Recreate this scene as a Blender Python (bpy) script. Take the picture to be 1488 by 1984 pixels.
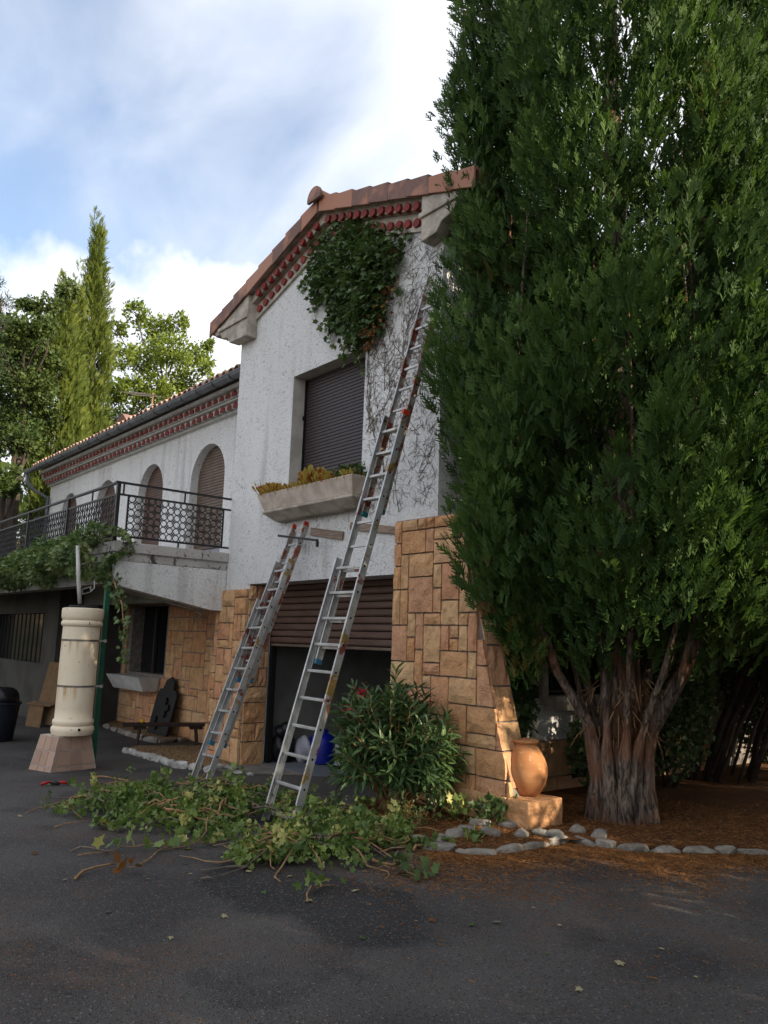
import bpy, bmesh, math, random
import numpy as np
from mathutils import Vector, Matrix
from mathutils.geometry import tessellate_polygon

for o in list(bpy.data.objects):
    bpy.data.objects.remove(o)
scene = bpy.context.scene
COL = scene.collection

# ------------------------------------------------------------------ camera
CAM = np.array([9.89106787, -5.39422873, 1.6])
RIGHT = np.array([0.640785, 0.7670341, 0.03245404])
UP = np.array([0.1036853, -0.1283505, 0.98629382])
FWD = np.array([-0.76068649, 0.62863728, 0.16177524])
FPX = 1548.0
cd = bpy.data.cameras.new('camera')
cam = bpy.data.objects.new('camera', cd)
COL.objects.link(cam)
cd.sensor_fit = 'VERTICAL'
cd.sensor_height = 36.0
cd.lens = FPX / 1984.0 * 36.0
cd.clip_end = 2000.0
cam.matrix_world = Matrix(((RIGHT[0], UP[0], -FWD[0], CAM[0]),
                           (RIGHT[1], UP[1], -FWD[1], CAM[1]),
                           (RIGHT[2], UP[2], -FWD[2], CAM[2]),
                           (0, 0, 0, 1)))
scene.camera = cam

# ------------------------------------------------------------------ light, sky, exposure
SUN_EL = math.radians(24.0)
SUN_H = np.array([0.93, 0.367]); SUN_H /= np.linalg.norm(SUN_H)
SUN = np.array([SUN_H[0] * math.cos(SUN_EL), SUN_H[1] * math.cos(SUN_EL), math.sin(SUN_EL)])
sl = bpy.data.lights.new('sun', 'SUN')
sl.energy = 4.6
sl.angle = math.radians(0.55)
sl.color = (1.0, 0.86, 0.66)
so = bpy.data.objects.new('sun', sl)
COL.objects.link(so)
so.rotation_euler = Vector(-SUN).to_track_quat('-Z', 'Y').to_euler()

world = bpy.data.worlds.new('World')
scene.world = world
world.use_nodes = True
wn = world.node_tree.nodes
wl = world.node_tree.links
wn.clear()


def wnode(t, **kw):
    n = wn.new(t)
    for k, v in kw.items():
        setattr(n, k, v)
    return n


def wmath(op, a, b=None, clamp=False):
    n = wnode('ShaderNodeMath', operation=op, use_clamp=clamp)
    for i, x in enumerate((a, b)):
        if x is None:
            continue
        if isinstance(x, (int, float)):
            n.inputs[i].default_value = x
        else:
            wl.new(x, n.inputs[i])
    return n.outputs[0]


def wsmooth(x, lo, hi):
    n = wnode('ShaderNodeMapRange', interpolation_type='SMOOTHSTEP')
    wl.new(x, n.inputs[0])
    n.inputs[1].default_value = lo
    n.inputs[2].default_value = hi
    return n.outputs[0]


tc = wnode('ShaderNodeTexCoord')
sky = wnode('ShaderNodeTexSky', sky_type='NISHITA')
sky.sun_disc = False
sky.sun_elevation = SUN_EL
sky.sun_rotation = math.atan2(SUN_H[0], SUN_H[1])
sky.air_density = 1.0
sky.dust_density = 0.25
sky.ozone_density = 1.2
sep = wnode('ShaderNodeSeparateXYZ')
wl.new(tc.outputs['Generated'], sep.inputs[0])
dx, dy, dz = sep.outputs
n1 = wnode('ShaderNodeTexNoise')
n1.inputs['Scale'].default_value = 5.2
n1.inputs['Detail'].default_value = 8
n1.inputs['Roughness'].default_value = 0.52
mp1 = wnode('ShaderNodeMapping')
mp1.inputs['Scale'].default_value = (1, 1, 0.75)
mp1.inputs['Location'].default_value = (3.1, 1.7, 0.4)
wl.new(tc.outputs['Generated'], mp1.inputs[0])
wl.new(mp1.outputs[0], n1.inputs['Vector'])
# low bank of cumulus round the horizon
bank_h = wmath('ADD', wmath('MULTIPLY', wmath('SUBTRACT', n1.outputs['Fac'], 0.5), 0.30), 0.435)
bank = wsmooth(wmath('SUBTRACT', bank_h, dz), -0.012, 0.05)
# high cirrus, thicker toward the sun
den = wmath('ADD', wmath('MAXIMUM', dz, 0.0), 0.25)
cmb = wnode('ShaderNodeCombineXYZ')
wl.new(wmath('DIVIDE', dx, den), cmb.inputs[0])
wl.new(wmath('DIVIDE', dy, den), cmb.inputs[1])
mp2 = wnode('ShaderNodeMapping')
mp2.inputs['Rotation'].default_value = (0, 0, math.radians(25))
mp2.inputs['Scale'].default_value = (1.5, 2.6, 1)
mp2.inputs['Location'].default_value = (0.3, 4.2, 0)
wl.new(cmb.outputs[0], mp2.inputs[0])
n2 = wnode('ShaderNodeTexNoise')
n2.inputs['Scale'].default_value = 1.7
n2.inputs['Detail'].default_value = 9
n2.inputs['Roughness'].default_value = 0.50
n2.inputs['Distortion'].default_value = 0.35
wl.new(mp2.outputs[0], n2.inputs['Vector'])
toward = wmath('ADD', wmath('MULTIPLY', dx, float(SUN_H[0])), wmath('MULTIPLY', dy, float(SUN_H[1])))
veil_in = wmath('ADD', toward, wmath('MULTIPLY', wmath('SUBTRACT', n2.outputs['Fac'], 0.5), 0.66))
veil = wmath('MULTIPLY', wsmooth(veil_in, -0.81, -0.22), 0.94)
veil = wmath('ADD', wmath('MULTIPLY', veil, 0.89), 0.11)
cloud = wmath('MAXIMUM', bank, veil)
bg1 = wnode('ShaderNodeBackground')
wl.new(sky.outputs[0], bg1.inputs[0])
bg1.inputs[1].default_value = 0.138
bg2 = wnode('ShaderNodeBackground')
# soft grey modelling inside the clouds
rmp = wnode('ShaderNodeMix', data_type='RGBA')
wl.new(wsmooth(n1.outputs['Fac'], 0.35, 0.62), rmp.inputs[0])
rmp.inputs[6].default_value = (0.80, 0.84, 0.93, 1)
rmp.inputs[7].default_value = (0.96, 0.97, 1.0, 1)
wl.new(rmp.outputs[2], bg2.inputs[0])
bg2.inputs[1].default_value = 0.74
mixw = wnode('ShaderNodeMixShader')
wl.new(cloud, mixw.inputs[0])
wl.new(bg1.outputs[0], mixw.inputs[1])
wl.new(bg2.outputs[0], mixw.inputs[2])
wout = wnode('ShaderNodeOutputWorld')
wl.new(mixw.outputs[0], wout.inputs[0])

scene.view_settings.view_transform = 'Standard'
scene.view_settings.look = 'None'
scene.view_settings.exposure = 0.90
scene.view_settings.gamma = 1.0
scene.view_settings.use_curve_mapping = False
scene.render.engine = 'CYCLES'
scene.cycles.max_bounces = 6
scene.cycles.diffuse_bounces = 4
scene.cycles.glossy_bounces = 2
scene.cycles.transparent_max_bounces = 4
scene.cycles.use_denoising = True
scene.cycles.caustics_reflective = False
scene.cycles.caustics_refractive = False

rnd = random.Random(7)
rng = np.random.default_rng(11)


# ------------------------------------------------------------------ helpers
def ray(u, v):
    return RIGHT * (u - 744.0) - UP * (v - 992.0) + FWD * FPX


def P(u, v, axis, val):
    d = ray(u, v)
    return CAM + d * ((val - CAM[axis]) / d[axis])


def gz(x, y):
    s = max(0.0, (x - 1) * .8 + (-y - .3) * .6)
    return .12 * (1 - math.exp(-s / 2.2))


def gp(u, v):
    z = 0.0
    for _ in range(30):
        p = P(u, v, 2, z)
        z = .5 * z + .5 * gz(p[0], p[1])
    return P(u, v, 2, z)


ORG = {}


def org(o):
    return ORG.get(o.name, np.zeros(3)) if o is not None else np.zeros(3)


def link(o, parent=None):
    COL.objects.link(o)
    if parent is not None:
        o.parent = parent
    return o


def tag(o, label=None, cat=None, group=None, kind=None):
    if label: o['label'] = label
    if cat: o['category'] = cat
    if group: o['group'] = group
    if kind: o['kind'] = kind
    return o


def thing(name, label, cat, loc=(0, 0, 0), group=None):
    o = bpy.data.objects.new(name, None)
    o.empty_display_size = 0.2
    COL.objects.link(o)
    o.location = loc
    ORG[o.name] = np.array(loc, float)
    return tag(o, label, cat, group)


class MB:
    def __init__(s):
        s.v = []
        s.f = []

    def add(s, vs, fs):
        b = len(s.v)
        s.v += [tuple(map(float, p)) for p in vs]
        s.f += [tuple(i + b for i in f) for f in fs]
        return s

    def box(s, x0, x1, y0, y1, z0, z1):
        return s.add([(x0, y0, z0), (x1, y0, z0), (x1, y1, z0), (x0, y1, z0),
                      (x0, y0, z1), (x1, y0, z1), (x1, y1, z1), (x0, y1, z1)],
                     [(0, 3, 2, 1), (4, 5, 6, 7), (0, 1, 5, 4), (1, 2, 6, 5), (2, 3, 7, 6), (3, 0, 4, 7)])

    def obox(s, c, ax, ay, az, hx, hy, hz):
        c, ax, ay, az = (np.array(q, float) for q in (c, ax, ay, az))
        vs = []
        for sz in (-1, 1):
            for sx, sy in ((-1, -1), (1, -1), (1, 1), (-1, 1)):
                vs.append(c + ax * hx * sx + ay * hy * sy + az * hz * sz)
        return s.add(vs, [(0, 3, 2, 1), (4, 5, 6, 7), (0, 1, 5, 4), (1, 2, 6, 5), (2, 3, 7, 6), (3, 0, 4, 7)])

    def prism(s, poly, a, b, plane='xz'):
        """2-D polygon extruded between a and b along the remaining axis"""
        def m(p, t):
            if plane == 'xz': return (p[0], t, p[1])
            if plane == 'xy': return (p[0], p[1], t)
            return (t, p[0], p[1])
        n = len(poly)
        vs = [m(p, a) for p in poly] + [m(p, b) for p in poly]
        fs = [tuple(range(n)), tuple(range(2 * n - 1, n - 1, -1))]
        fs += [(i, i + n, (i + 1) % n + n, (i + 1) % n) for i in range(n)]
        return s.add(vs, fs)

    def tube(s, pts, r, n=8, cap=True):
        pts = [np.array(p, float) for p in pts]
        k = len(pts)
        rs = list(r) if hasattr(r, '__len__') else [r] * k
        d0 = pts[1] - pts[0]
        d0 = d0 / (np.linalg.norm(d0) + 1e-9)
        a = np.array([0, 0, 1.0]) if abs(d0[2]) < .9 else np.array([1.0, 0, 0])
        vs = []
        for i in range(k):
            d = pts[min(i + 1, k - 1)] - pts[max(i - 1, 0)]
            d = d / (np.linalg.norm(d) + 1e-9)
            u = a - d * (a @ d)
            u /= np.linalg.norm(u) + 1e-9
            w = np.cross(d, u)
            a = u
            for j in range(n):
                t = 2 * math.pi * j / n
                vs.append(pts[i] + (u * math.cos(t) + w * math.sin(t)) * rs[i])
        fs = [(i * n + j, i * n + (j + 1) % n, (i + 1) * n + (j + 1) % n, (i + 1) * n + j)
              for i in range(k - 1) for j in range(n)]
        if cap:
            fs += [tuple(range(n - 1, -1, -1)), tuple((k - 1) * n + j for j in range(n))]
        return s.add(vs, fs)

    def lathe(s, prof, c, n=28, cap=True, lobes=None):
        """profile [(r, z)] turned about the vertical through c"""
        vs = []
        for r, z in prof:
            for j in range(n):
                t = 2 * math.pi * j / n
                rr = r * (lobes(t, z) if lobes else 1)
                vs.append((c[0] + rr * math.cos(t), c[1] + rr * math.sin(t), c[2] + z))
        k = len(prof)
        fs = [(i * n + j, i * n + (j + 1) % n, (i + 1) * n + (j + 1) % n, (i + 1) * n + j)
              for i in range(k - 1) for j in range(n)]
        if cap:
            fs += [tuple(range(n - 1, -1, -1)), tuple((k - 1) * n + j for j in range(n))]
        return s.add(vs, fs)

    def build(s, name, m, parent=None, smooth=False, bevel=0, loc=None, angle=None):
        me = bpy.data.meshes.new(name)
        o0 = org(parent)
        l = np.array(loc, float) if loc is not None else np.zeros(3)
        vs = np.array(s.v, float) - o0 - l
        me.from_pydata(vs.tolist(), [], s.f)
        me.materials.append(m)
        if smooth:
            me.polygons.foreach_set('use_smooth', [True] * len(me.polygons))
            if angle:
                me.set_sharp_from_angle(angle=math.radians(angle))
        me.update()
        o = bpy.data.objects.new(name, me)
        link(o, parent)
        o.location = tuple(l)
        ORG[o.name] = o0 + l
        if bevel:
            b = o.modifiers.new('bevel', 'BEVEL')
            b.width = bevel
            b.segments = 2
            b.limit_method = 'ANGLE'
        return o


def share(o, parent, loc=None, rot=None, scale=None):
    """another object using the same mesh"""
    c = o.copy()
    for k in list(c.keys()):
        if k not in ('kind',):
            del c[k]
    COL.objects.link(c)
    c.parent = parent
    if loc is not None: c.location = tuple(np.array(loc, float) - org(parent))
    if rot is not None: c.rotation_euler = rot
    if scale is not None: c.scale = scale
    return c


def bulk(name, tv, tf, pos, R, S, m, parent=None, var=None, kind=None, smooth=False):
    """one mesh from many copies of a small template (leaves, sprays, needles)"""
    tv = np.array(tv, float)
    tf = np.array(tf, int)
    pos = np.asarray(pos, float)
    N, n, k = len(pos), len(tv), tf.shape[1]
    S = np.asarray(S, float).reshape(N, -1)
    if S.shape[1] == 1:
        S = np.repeat(S, 3, 1)
    V = np.einsum('nij,nkj->nki', R, tv[None] * S[:, None, :]) + pos[:, None, :] - org(parent)
    V = V.reshape(-1, 3)
    F = (tf[None] + (np.arange(N) * n)[:, None, None]).reshape(-1, k)
    me = bpy.data.meshes.new(name)
    me.vertices.add(len(V))
    me.vertices.foreach_set('co', V.ravel().astype(np.float32))
    me.loops.add(F.size)
    me.loops.foreach_set('vertex_index', F.ravel().astype(np.int32))
    me.polygons.add(len(F))
    me.polygons.foreach_set('loop_start', np.arange(0, F.size, k, dtype=np.int32))
    me.polygons.foreach_set('loop_total', np.full(len(F), k, dtype=np.int32))
    if smooth:
        me.polygons.foreach_set('use_smooth', np.ones(len(F), bool))
    a = me.attributes.new('var', 'FLOAT', 'POINT')
    vv = np.repeat(rng.random(N) if var is None else np.asarray(var, float), n)
    a.data.foreach_set('value', vv.astype(np.float32))
    me.materials.append(m)
    me.update()
    me.validate()
    o = bpy.data.objects.new(name, me)
    link(o, parent)
    ORG[o.name] = org(parent)
    if kind: o['kind'] = kind
    return o


def frames(d, roll=None):
    """rotation matrices whose y axis is d, rolled at random about it"""
    d = np.asarray(d, float)
    d = d / (np.linalg.norm(d, axis=1, keepdims=True) + 1e-9)
    h = np.tile(np.array([0, 0, 1.0]), (len(d), 1))
    h[np.abs(d[:, 2]) > .95] = (1, 0, 0)
    x = np.cross(d, h)
    x /= np.linalg.norm(x, axis=1, keepdims=True)
    z = np.cross(x, d)
    if roll is None:
        roll = rng.uniform(0, 2 * np.pi, len(d))
    c, s_ = np.cos(roll)[:, None], np.sin(roll)[:, None]
    return np.stack([x * c + z * s_, d, -x * s_ + z * c], axis=2)


def rdir(n):
    v = rng.normal(size=(n, 3))
    return v / np.linalg.norm(v, axis=1, keepdims=True)


# ------------------------------------------------------------------ materials
class NT:
    def __init__(s, name):
        s.m = bpy.data.materials.new(name)
        s.m.use_nodes = True
        s.t = s.m.node_tree
        s.b = s.t.nodes['Principled BSDF']
        s.out = s.t.nodes['Material Output']

    def n(s, t, **kw):
        q = s.t.nodes.new(t)
        for k, v in kw.items():
            setattr(q, k, v)
        return q

    def l(s, a, b):
        s.t.links.new(a, b)

    def val(s, x, sock):
        if isinstance(x, (int, float)):
            sock.default_value = x
        elif isinstance(x, tuple):
            sock.default_value = (*x, 1) if len(x) == 3 and sock.type == 'RGBA' else x
        else:
            s.l(x, sock)

    def pos(s):
        return s.n('ShaderNodeNewGeometry').outputs['Position']

    def obj(s):
        return s.n('ShaderNodeTexCoord').outputs['Object']

    def rand(s):
        return s.n('ShaderNodeObjectInfo').outputs['Random']

    def attr(s, a='var'):
        return s.n('ShaderNodeAttribute', attribute_name=a).outputs['Fac']

    def noise(s, scale, vec=None, detail=4, rough=.55, dist=0, stretch=None, off=(0, 0, 0)):
        q = s.n('ShaderNodeTexNoise')
        vec = vec if vec is not None else s.pos()
        if stretch or off != (0, 0, 0):
            mp = s.n('ShaderNodeMapping')
            mp.inputs['Scale'].default_value = stretch or (1, 1, 1)
            mp.inputs['Location'].default_value = off
            s.l(vec, mp.inputs[0])
            vec = mp.outputs[0]
        s.l(vec, q.inputs['Vector'])
        q.inputs['Scale'].default_value = scale
        q.inputs['Detail'].default_value = detail
        q.inputs['Roughness'].default_value = rough
        q.inputs['Distortion'].default_value = dist
        return q.outputs['Fac']

    def voro(s, scale, vec=None, feature='F1', out='Distance'):
        q = s.n('ShaderNodeTexVoronoi', feature=feature)
        s.l(vec if vec is not None else s.pos(), q.inputs['Vector'])
        q.inputs['Scale'].default_value = scale
        return q.outputs[out]

    def step(s, x, lo, hi, a=0.0, b=1.0):
        q = s.n('ShaderNodeMapRange', interpolation_type='SMOOTHSTEP')
        s.val(x, q.inputs[0])
        q.inputs[1].default_value = lo
        q.inputs[2].default_value = hi
        q.inputs[3].default_value = a
        q.inputs[4].default_value = b
        return q.outputs[0]

    def math(s, op, a, b=0.0, clamp=False):
        q = s.n('ShaderNodeMath', operation=op, use_clamp=clamp)
        s.val(a, q.inputs[0])
        s.val(b, q.inputs[1])
        return q.outputs[0]

    def mix(s, f, a, b, blend='MIX'):
        q = s.n('ShaderNodeMix', data_type='RGBA', blend_type=blend)
        s.val(f, q.inputs[0])
        s.val(a, q.inputs[6])
        s.val(b, q.inputs[7])
        return q.outputs[2]

    def bump(s, h, strength=.5, dist=.01, prev=None):
        q = s.n('ShaderNodeBump')
        q.inputs['Strength'].default_value = strength
        q.inputs['Distance'].default_value = dist
        s.l(h, q.inputs['Height'])
        if prev is not None:
            s.l(prev, q.inputs['Normal'])
        return q.outputs[0]

    def fin(s, col, rough=.8, normal=None, spec=.3, metal=0.0):
        s.val(col, s.b.inputs['Base Color'])
        s.val(rough, s.b.inputs['Roughness'])
        s.b.inputs['Specular IOR Level'].default_value = spec
        s.b.inputs['Metallic'].default_value = metal
        if normal is not None:
            s.l(normal, s.b.inputs['Normal'])
        return s.m


def simple(name, c1, c2=None, scale=6, rough=.75, bump=0, bscale=40, spec=.3, metal=0.0, lo=.35, hi=.65, stretch=None, bdist=.01):
    t = NT(name)
    col = c1
    if c2 is not None:
        col = t.mix(t.step(t.noise(scale, detail=6, stretch=stretch), lo, hi), c1, c2)
    nm = t.bump(t.noise(bscale, detail=5, stretch=stretch), bump, bdist) if bump else None
    return t.fin(col, rough, nm, spec, metal)


def leaf_mat(name, dark, light, rough=.5, trans=.3, spec=.35, third=None, third_at=.93, patch=None):
    t = NT(name)
    a = t.attr()
    col = t.mix(a, dark, light)
    if third is not None:
        col = t.mix(t.step(a, third_at, third_at + .03), col, third)
    if patch:
        col = t.mix(t.step(t.noise(patch, detail=2), .4, .65, 0, .55), col, tuple(c * .55 for c in dark))
    t.fin(col, rough, None, spec)
    tr = t.n('ShaderNodeBsdfTranslucent')
    t.l(t.mix(1.0, col, (1.0, 1.0, .55), 'MULTIPLY'), tr.inputs[0])
    mx = t.n('ShaderNodeMixShader')
    mx.inputs[0].default_value = trans
    t.l(t.b.outputs[0], mx.inputs[1])
    t.l(tr.outputs[0], mx.inputs[2])
    t.l(mx.outputs[0], t.out.inputs[0])
    return t.m


def m_plaster(name='roughcast plaster', base=(.74, .74, .72), fleck=.9):
    t = NT(name)
    n_big = t.noise(1.1, detail=3)
    col = t.mix(t.step(n_big, .3, .7), base, tuple(c * .92 for c in base))
    # rough-cast: small dark pits and drag marks of many sizes
    a = t.noise(17, detail=5, rough=.65, dist=1.6)
    b = t.noise(2.3, detail=3)
    th = t.math('ADD', a, t.math('MULTIPLY', t.math('SUBTRACT', b, .5), .12))
    fl = t.step(th, .575, .63)
    col = t.mix(t.math('MULTIPLY', fl, .72 * fleck), col, (.13, .125, .115))
    a2 = t.noise(40, detail=3, rough=.6, dist=.6, off=(7, 3, 1))
    col = t.mix(t.step(a2, .60, .66, 0, .6 * fleck), col, (.2, .19, .175))
    # rain dirt, running down
    rn = t.noise(3.2, detail=6, stretch=(1.2, 1.2, .10), off=(2, 5, 0))
    col = t.mix(t.step(rn, .52, .75, 0, .5), col, (.36, .35, .33))
    # grime washed down the wall below the window planter
    sx = t.n('ShaderNodeSeparateXYZ')
    t.l(t.pos(), sx.inputs[0])
    mk = t.math('MULTIPLY', t.step(sx.outputs[2], 2.25, 3.05), t.step(sx.outputs[2], 3.06, 3.2, 1, 0))
    mk = t.math('MULTIPLY', mk, t.math('MULTIPLY', t.step(sx.outputs[0], 1.2, 1.6), t.step(sx.outputs[0], 2.7, 3.2, 1, 0)))
    gr = t.math('MULTIPLY', t.step(t.noise(5, detail=6, stretch=(2.2, 1, .35), off=(1, 1, 4)), .42, .7), t.step(t.noise(24, detail=4), .42, .62))
    col = t.mix(t.math('MULTIPLY', t.math('MULTIPLY', mk, gr), .85), col, (.20, .195, .17))
    h = t.math('ADD', t.math('MULTIPLY', t.noise(17, detail=5, rough=.65, dist=1.6), -1.0), t.math('MULTIPLY', t.noise(60, detail=4), .5))
    nm = t.bump(h, .9, .02)
    return t.fin(col, .92, nm, .15)


def m_stone(name, c1, c2, c3):
    t = NT(name)
    r = t.rand()
    p = t.pos()
    base = t.mix(r, c1, c2)
    q = t.n('ShaderNodeMath', operation='FRACT')
    t.l(t.math('MULTIPLY', r, 7.31), q.inputs[0])
    base = t.mix(t.step(q.outputs[0], .5, .9, 0, .8), base, c3)
    col = t.mix(t.step(t.noise(9, p, 6), .38, .68), base, t.mix(.38, base, (.26, .15, .075)))
    # chiselled break lines
    cr = t.noise(7, p, 5, .6, 1.8)
    line = t.step(t.math('ABSOLUTE', t.math('SUBTRACT', cr, .5)), 0.0, .012, 1, 0)
    col = t.mix(t.math('MULTIPLY', line, .5), col, (.15, .085, .05))
    st = t.noise(2.1, p, 4, off=(9, 1, 4))
    col = t.mix(t.step(st, .6, .78, 0, .4), col, (.25, .16, .10))
    h = t.math('ADD', t.noise(11, p, 6, .62, 1.4), t.math('MULTIPLY', t.noise(70, p, 3), .22))
    nm = t.bump(h, .9, .03)
    return t.fin(col, .9, nm, .15)


def m_asphalt():
    t = NT('old asphalt')
    p = t.pos()
    base = t.mix(t.step(t.noise(.8, p, 5), .3, .7), (.042, .038, .037), (.088, .081, .076))
    # damp repair patches with an outline of their own
    mp = t.n('ShaderNodeMapping')
    mp.inputs['Location'].default_value = (-5.75, 2.45, 0)
    mp.inputs['Rotation'].default_value = (0, 0, 0)
    t.l(p, mp.inputs[0])
    rt_ = t.n('ShaderNodeMapping')
    rt_.inputs['Rotation'].default_value = (0, 0, math.radians(-50))
    rt_.inputs['Scale'].default_value = (.80, 1.9, 0)
    t.l(mp.outputs[0], rt_.inputs[0])
    ln = t.n('ShaderNodeVectorMath', operation='LENGTH')
    t.l(rt_.outputs[0], ln.inputs[0])
    wp = t.math('ADD', ln.outputs['Value'], t.math('MULTIPLY', t.math('SUBTRACT', t.noise(1.4, p, 5), .5), 1.1))
    base = t.mix(t.step(wp, .78, .92, .66, 0), base, (.015, .015, .016))
    w2 = t.noise(.7, p, 4, .6, .4, off=(1.5, .7, 0))
    base = t.mix(t.step(w2, .58, .63, 0, .4), base, (.018, .018, .019))
    sp = t.voro(120, p, out='Color')
    sv = t.n('ShaderNodeSeparateColor')
    t.l(sp, sv.inputs[0])
    base = t.mix(t.step(sv.outputs[0], .72, 1.0, 0, .6), base, (.10, .096, .092))
    base = t.mix(t.step(sv.outputs[1], .8, 1.0, 0, .8), base, (.012, .012, .012))
    base = t.mix(t.step(sv.outputs[2], .965, .985, 0, .6), base, (.22, .21, .20))
    # rusty needle dust lying in the pores
    rd = t.math('MULTIPLY', t.step(t.noise(1.3, p, 5, off=(4, 2, 1)), .47, .66), t.step(t.noise(60, p, 3), .5, .62))
    base = t.mix(t.math('MULTIPLY', rd, .6), base, (.14, .062, .025))
    h = t.math('ADD', t.voro(120, p), t.math('MULTIPLY', t.noise(14, p, 4), .5))
    nm = t.bump(h, .7, .012)
    return t.fin(base, .85, nm, .3)


def m_needles():
    t = NT('needle litter soil')
    p = t.pos()
    col = t.mix(t.step(t.noise(3, p, 6), .3, .7), (.11, .052, .024), (.20, .092, .036))
    col = t.mix(t.step(t.noise(60, p, 4, .7), .45, .62), col, (.05, .026, .014))
    col = t.mix(t.step(t.noise(95, p, 2), .62, .7), col, (.26, .13, .055))
    nm = t.bump(t.noise(70, p, 5, .7), 1.0, .02)
    return t.fin(col, .95, nm, .1)


def m_bark():
    t = NT('stringy cypress bark')
    p = t.pos()
    f = t.noise(9, p, 6, .62, .8, stretch=(3.2, 3.2, .5))
    col = t.mix(t.step(f, .36, .64), (.055, .044, .037), (.29, .23, .185))
    col = t.mix(t.step(t.noise(2.2, p, 3), .42, .66, 0, .75), col, (.27, .125, .066))
    nm = t.bump(t.noise(9, p, 6, .62, .8, stretch=(3.2, 3.2, .5)), 1.0, .05)
    return t.fin(col, .95, nm, .1)


def m_terracotta(name, c1, c2, soot):
    t = NT(name)
    r = t.rand()
    p = t.pos()
    col = t.mix(r, c1, c2)
    q = t.n('ShaderNodeMath', operation='FRACT')
    t.l(t.math('MULTIPLY', r, 5.7), q.inputs[0])
    ob = t.n('ShaderNodeSeparateXYZ')
    t.l(t.obj(), ob.inputs[0])
    sm = t.step(t.math('ADD', t.noise(4.0, p, 4), t.math('MULTIPLY', t.math('SUBTRACT', q.outputs[0], .5), .5)), .45, .68, 0, .8)
    col = t.mix(sm, col, soot)
    col = t.mix(t.step(t.noise(30, p, 4), .55, .75, 0, .4), col, (.30, .25, .21))
    return t.fin(col, .85, t.bump(t.noise(50, p, 4), .35, .006), .2)


def m_alu(name='weathered aluminium', paint=((.24, .035, .018), (.33, .21, .045), (.40, .38, .34)), amt=.5):
    t = NT(name)
    p = t.pos()
    col = t.mix(t.step(t.noise(7, p, 6), .3, .7), (.42, .42, .41), (.58, .58, .57))
    ob = t.obj()
    for i, (c, sc) in enumerate(zip(paint, (4.2, 3.4, 9.0))):
        n_ = t.noise(sc, p, 6, .62, .5, off=(3.7 * i, 9.1 * i, 1.3))
        col = t.mix(t.step(n_, .62 - .1 * amt, .66 - .1 * amt, 0, .9), col, c)
    rr = t.step(t.noise(20, p, 4), .3, .7, .38, .62)
    return t.fin(col, rr, t.bump(t.noise(60, p, 3), .2, .003), .4, .55)


M = {}
SHADE_TREES = [(9.95, -.36, 1.0, 0, 'conifer beyond the right picture edge, nearest the drive'), (13.7, .4, 1.25, 0, 'conifer beyond the right picture edge, behind the nearest one'),
               (11.4, -4.9, 1.1, 0, 'conifer beyond the right picture edge, furthest toward the street'), (9.55, 3.55, 1.0, 0, 'conifer beyond the right picture edge, along the side wall'), (14.2, 7.6, 1.2, 0, 'conifer beyond the right picture edge, at the back of the plot')]
M['plaster'] = m_plaster(fleck=.62, base=(.79, .79, .775))
M['plaster_smooth'] = simple('smooth reveal plaster', (.56, .53, .48), (.44, .41, .37), 5, .9, .4, 60)
M['plaster_deep_shade'] = simple('shade-darkened store plaster', (.075, .07, .058), (.05, .047, .04), 2.5, .9, .3, 30)  # store plaster colour darkened to carry the shade under the balcony
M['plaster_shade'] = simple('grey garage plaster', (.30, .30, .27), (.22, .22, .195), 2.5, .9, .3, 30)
M['stone'] = m_stone('ochre sandstone', (.68, .35, .165), (.73, .48, .26), (.65, .33, .195))
M['mortar'] = simple('grey mortar', (.27, .235, .20), (.17, .15, .13), 14, .95, .7, 40)
M['asphalt'] = m_asphalt()
M['needle'] = m_needles()
M['bark'] = m_bark()
M['tile'] = m_terracotta('terracotta roof tile', (.42, .20, .135), (.46, .26, .19), (.17, .115, .105))
M['tile_pale'] = m_terracotta('pale weathered roof tile', (.55, .33, .23), (.62, .42, .31), (.30, .2, .16))
M['red'] = simple('red painted tile', (.27, .040, .032), (.19, .034, .028), 9, .7, .3, 50)
M['concrete'] = simple('old moulded concrete', (.52, .47, .40), (.33, .29, .24), 6, .92, .5, 40)
M['render_stain'] = None
M['alu'] = m_alu()
M['alu_plain'] = m_alu('scuffed aluminium', amt=.12)
M['alu_red'] = m_alu('red splashed aluminium', paint=((.27, .05, .025), (.26, .07, .03), (.42, .38, .33)), amt=1.15)
M['iron'] = simple('black wrought iron', (.012, .012, .013), (.022, .021, .021), 30, .5, .2, 60, .4)
M['zinc'] = simple('grey zinc gutter', (.12, .135, .15), (.18, .195, .21), 4, .5, .1, 30, .4, .35)
M['dark'] = simple('dark void', (.008, .008, .008), None, rough=.9)
M['slat_purple'] = simple('dark aubergine shutter slat', (.036, .027, .029), (.050, .038, .040), 9, .5, .1, 40, .4, stretch=(1, 1, 8))
M['slat_brown'] = simple('brown roller slat', (.095, .054, .040), (.13, .078, .058), 5, .55, .1, 40, .35, stretch=(.5, .5, 4))
M['slat_taupe'] = simple('taupe roller slat', (.125, .085, .062), (.16, .115, .088), 5, .55, .1, 40, .35)
M['wood_board'] = simple('weathered plank', (.34, .26, .20), (.20, .15, .115), 14, .85, .5, 60, .2, stretch=(.4, 1, 4))
M['cream'] = None
M['green_paint'] = simple('green painted steel', (.008, .10, .055), (.012, .075, .045), 6, .5, .1, 30, .4)
M['plinth_tile'] = m_terracotta('pinkish plinth tile', (.40, .26, .19), (.45, .31, .24), (.33, .22, .17))
M['grout'] = simple('pale grout', (.50, .45, .39), (.36, .32, .28), 20, .9, .3, 60)
M['terra_jar'] = None
M['steel'] = simple('grey steel strap', (.22, .21, .20), (.16, .13, .10), 20, .5, .1, 50, .4, .6)
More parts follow.
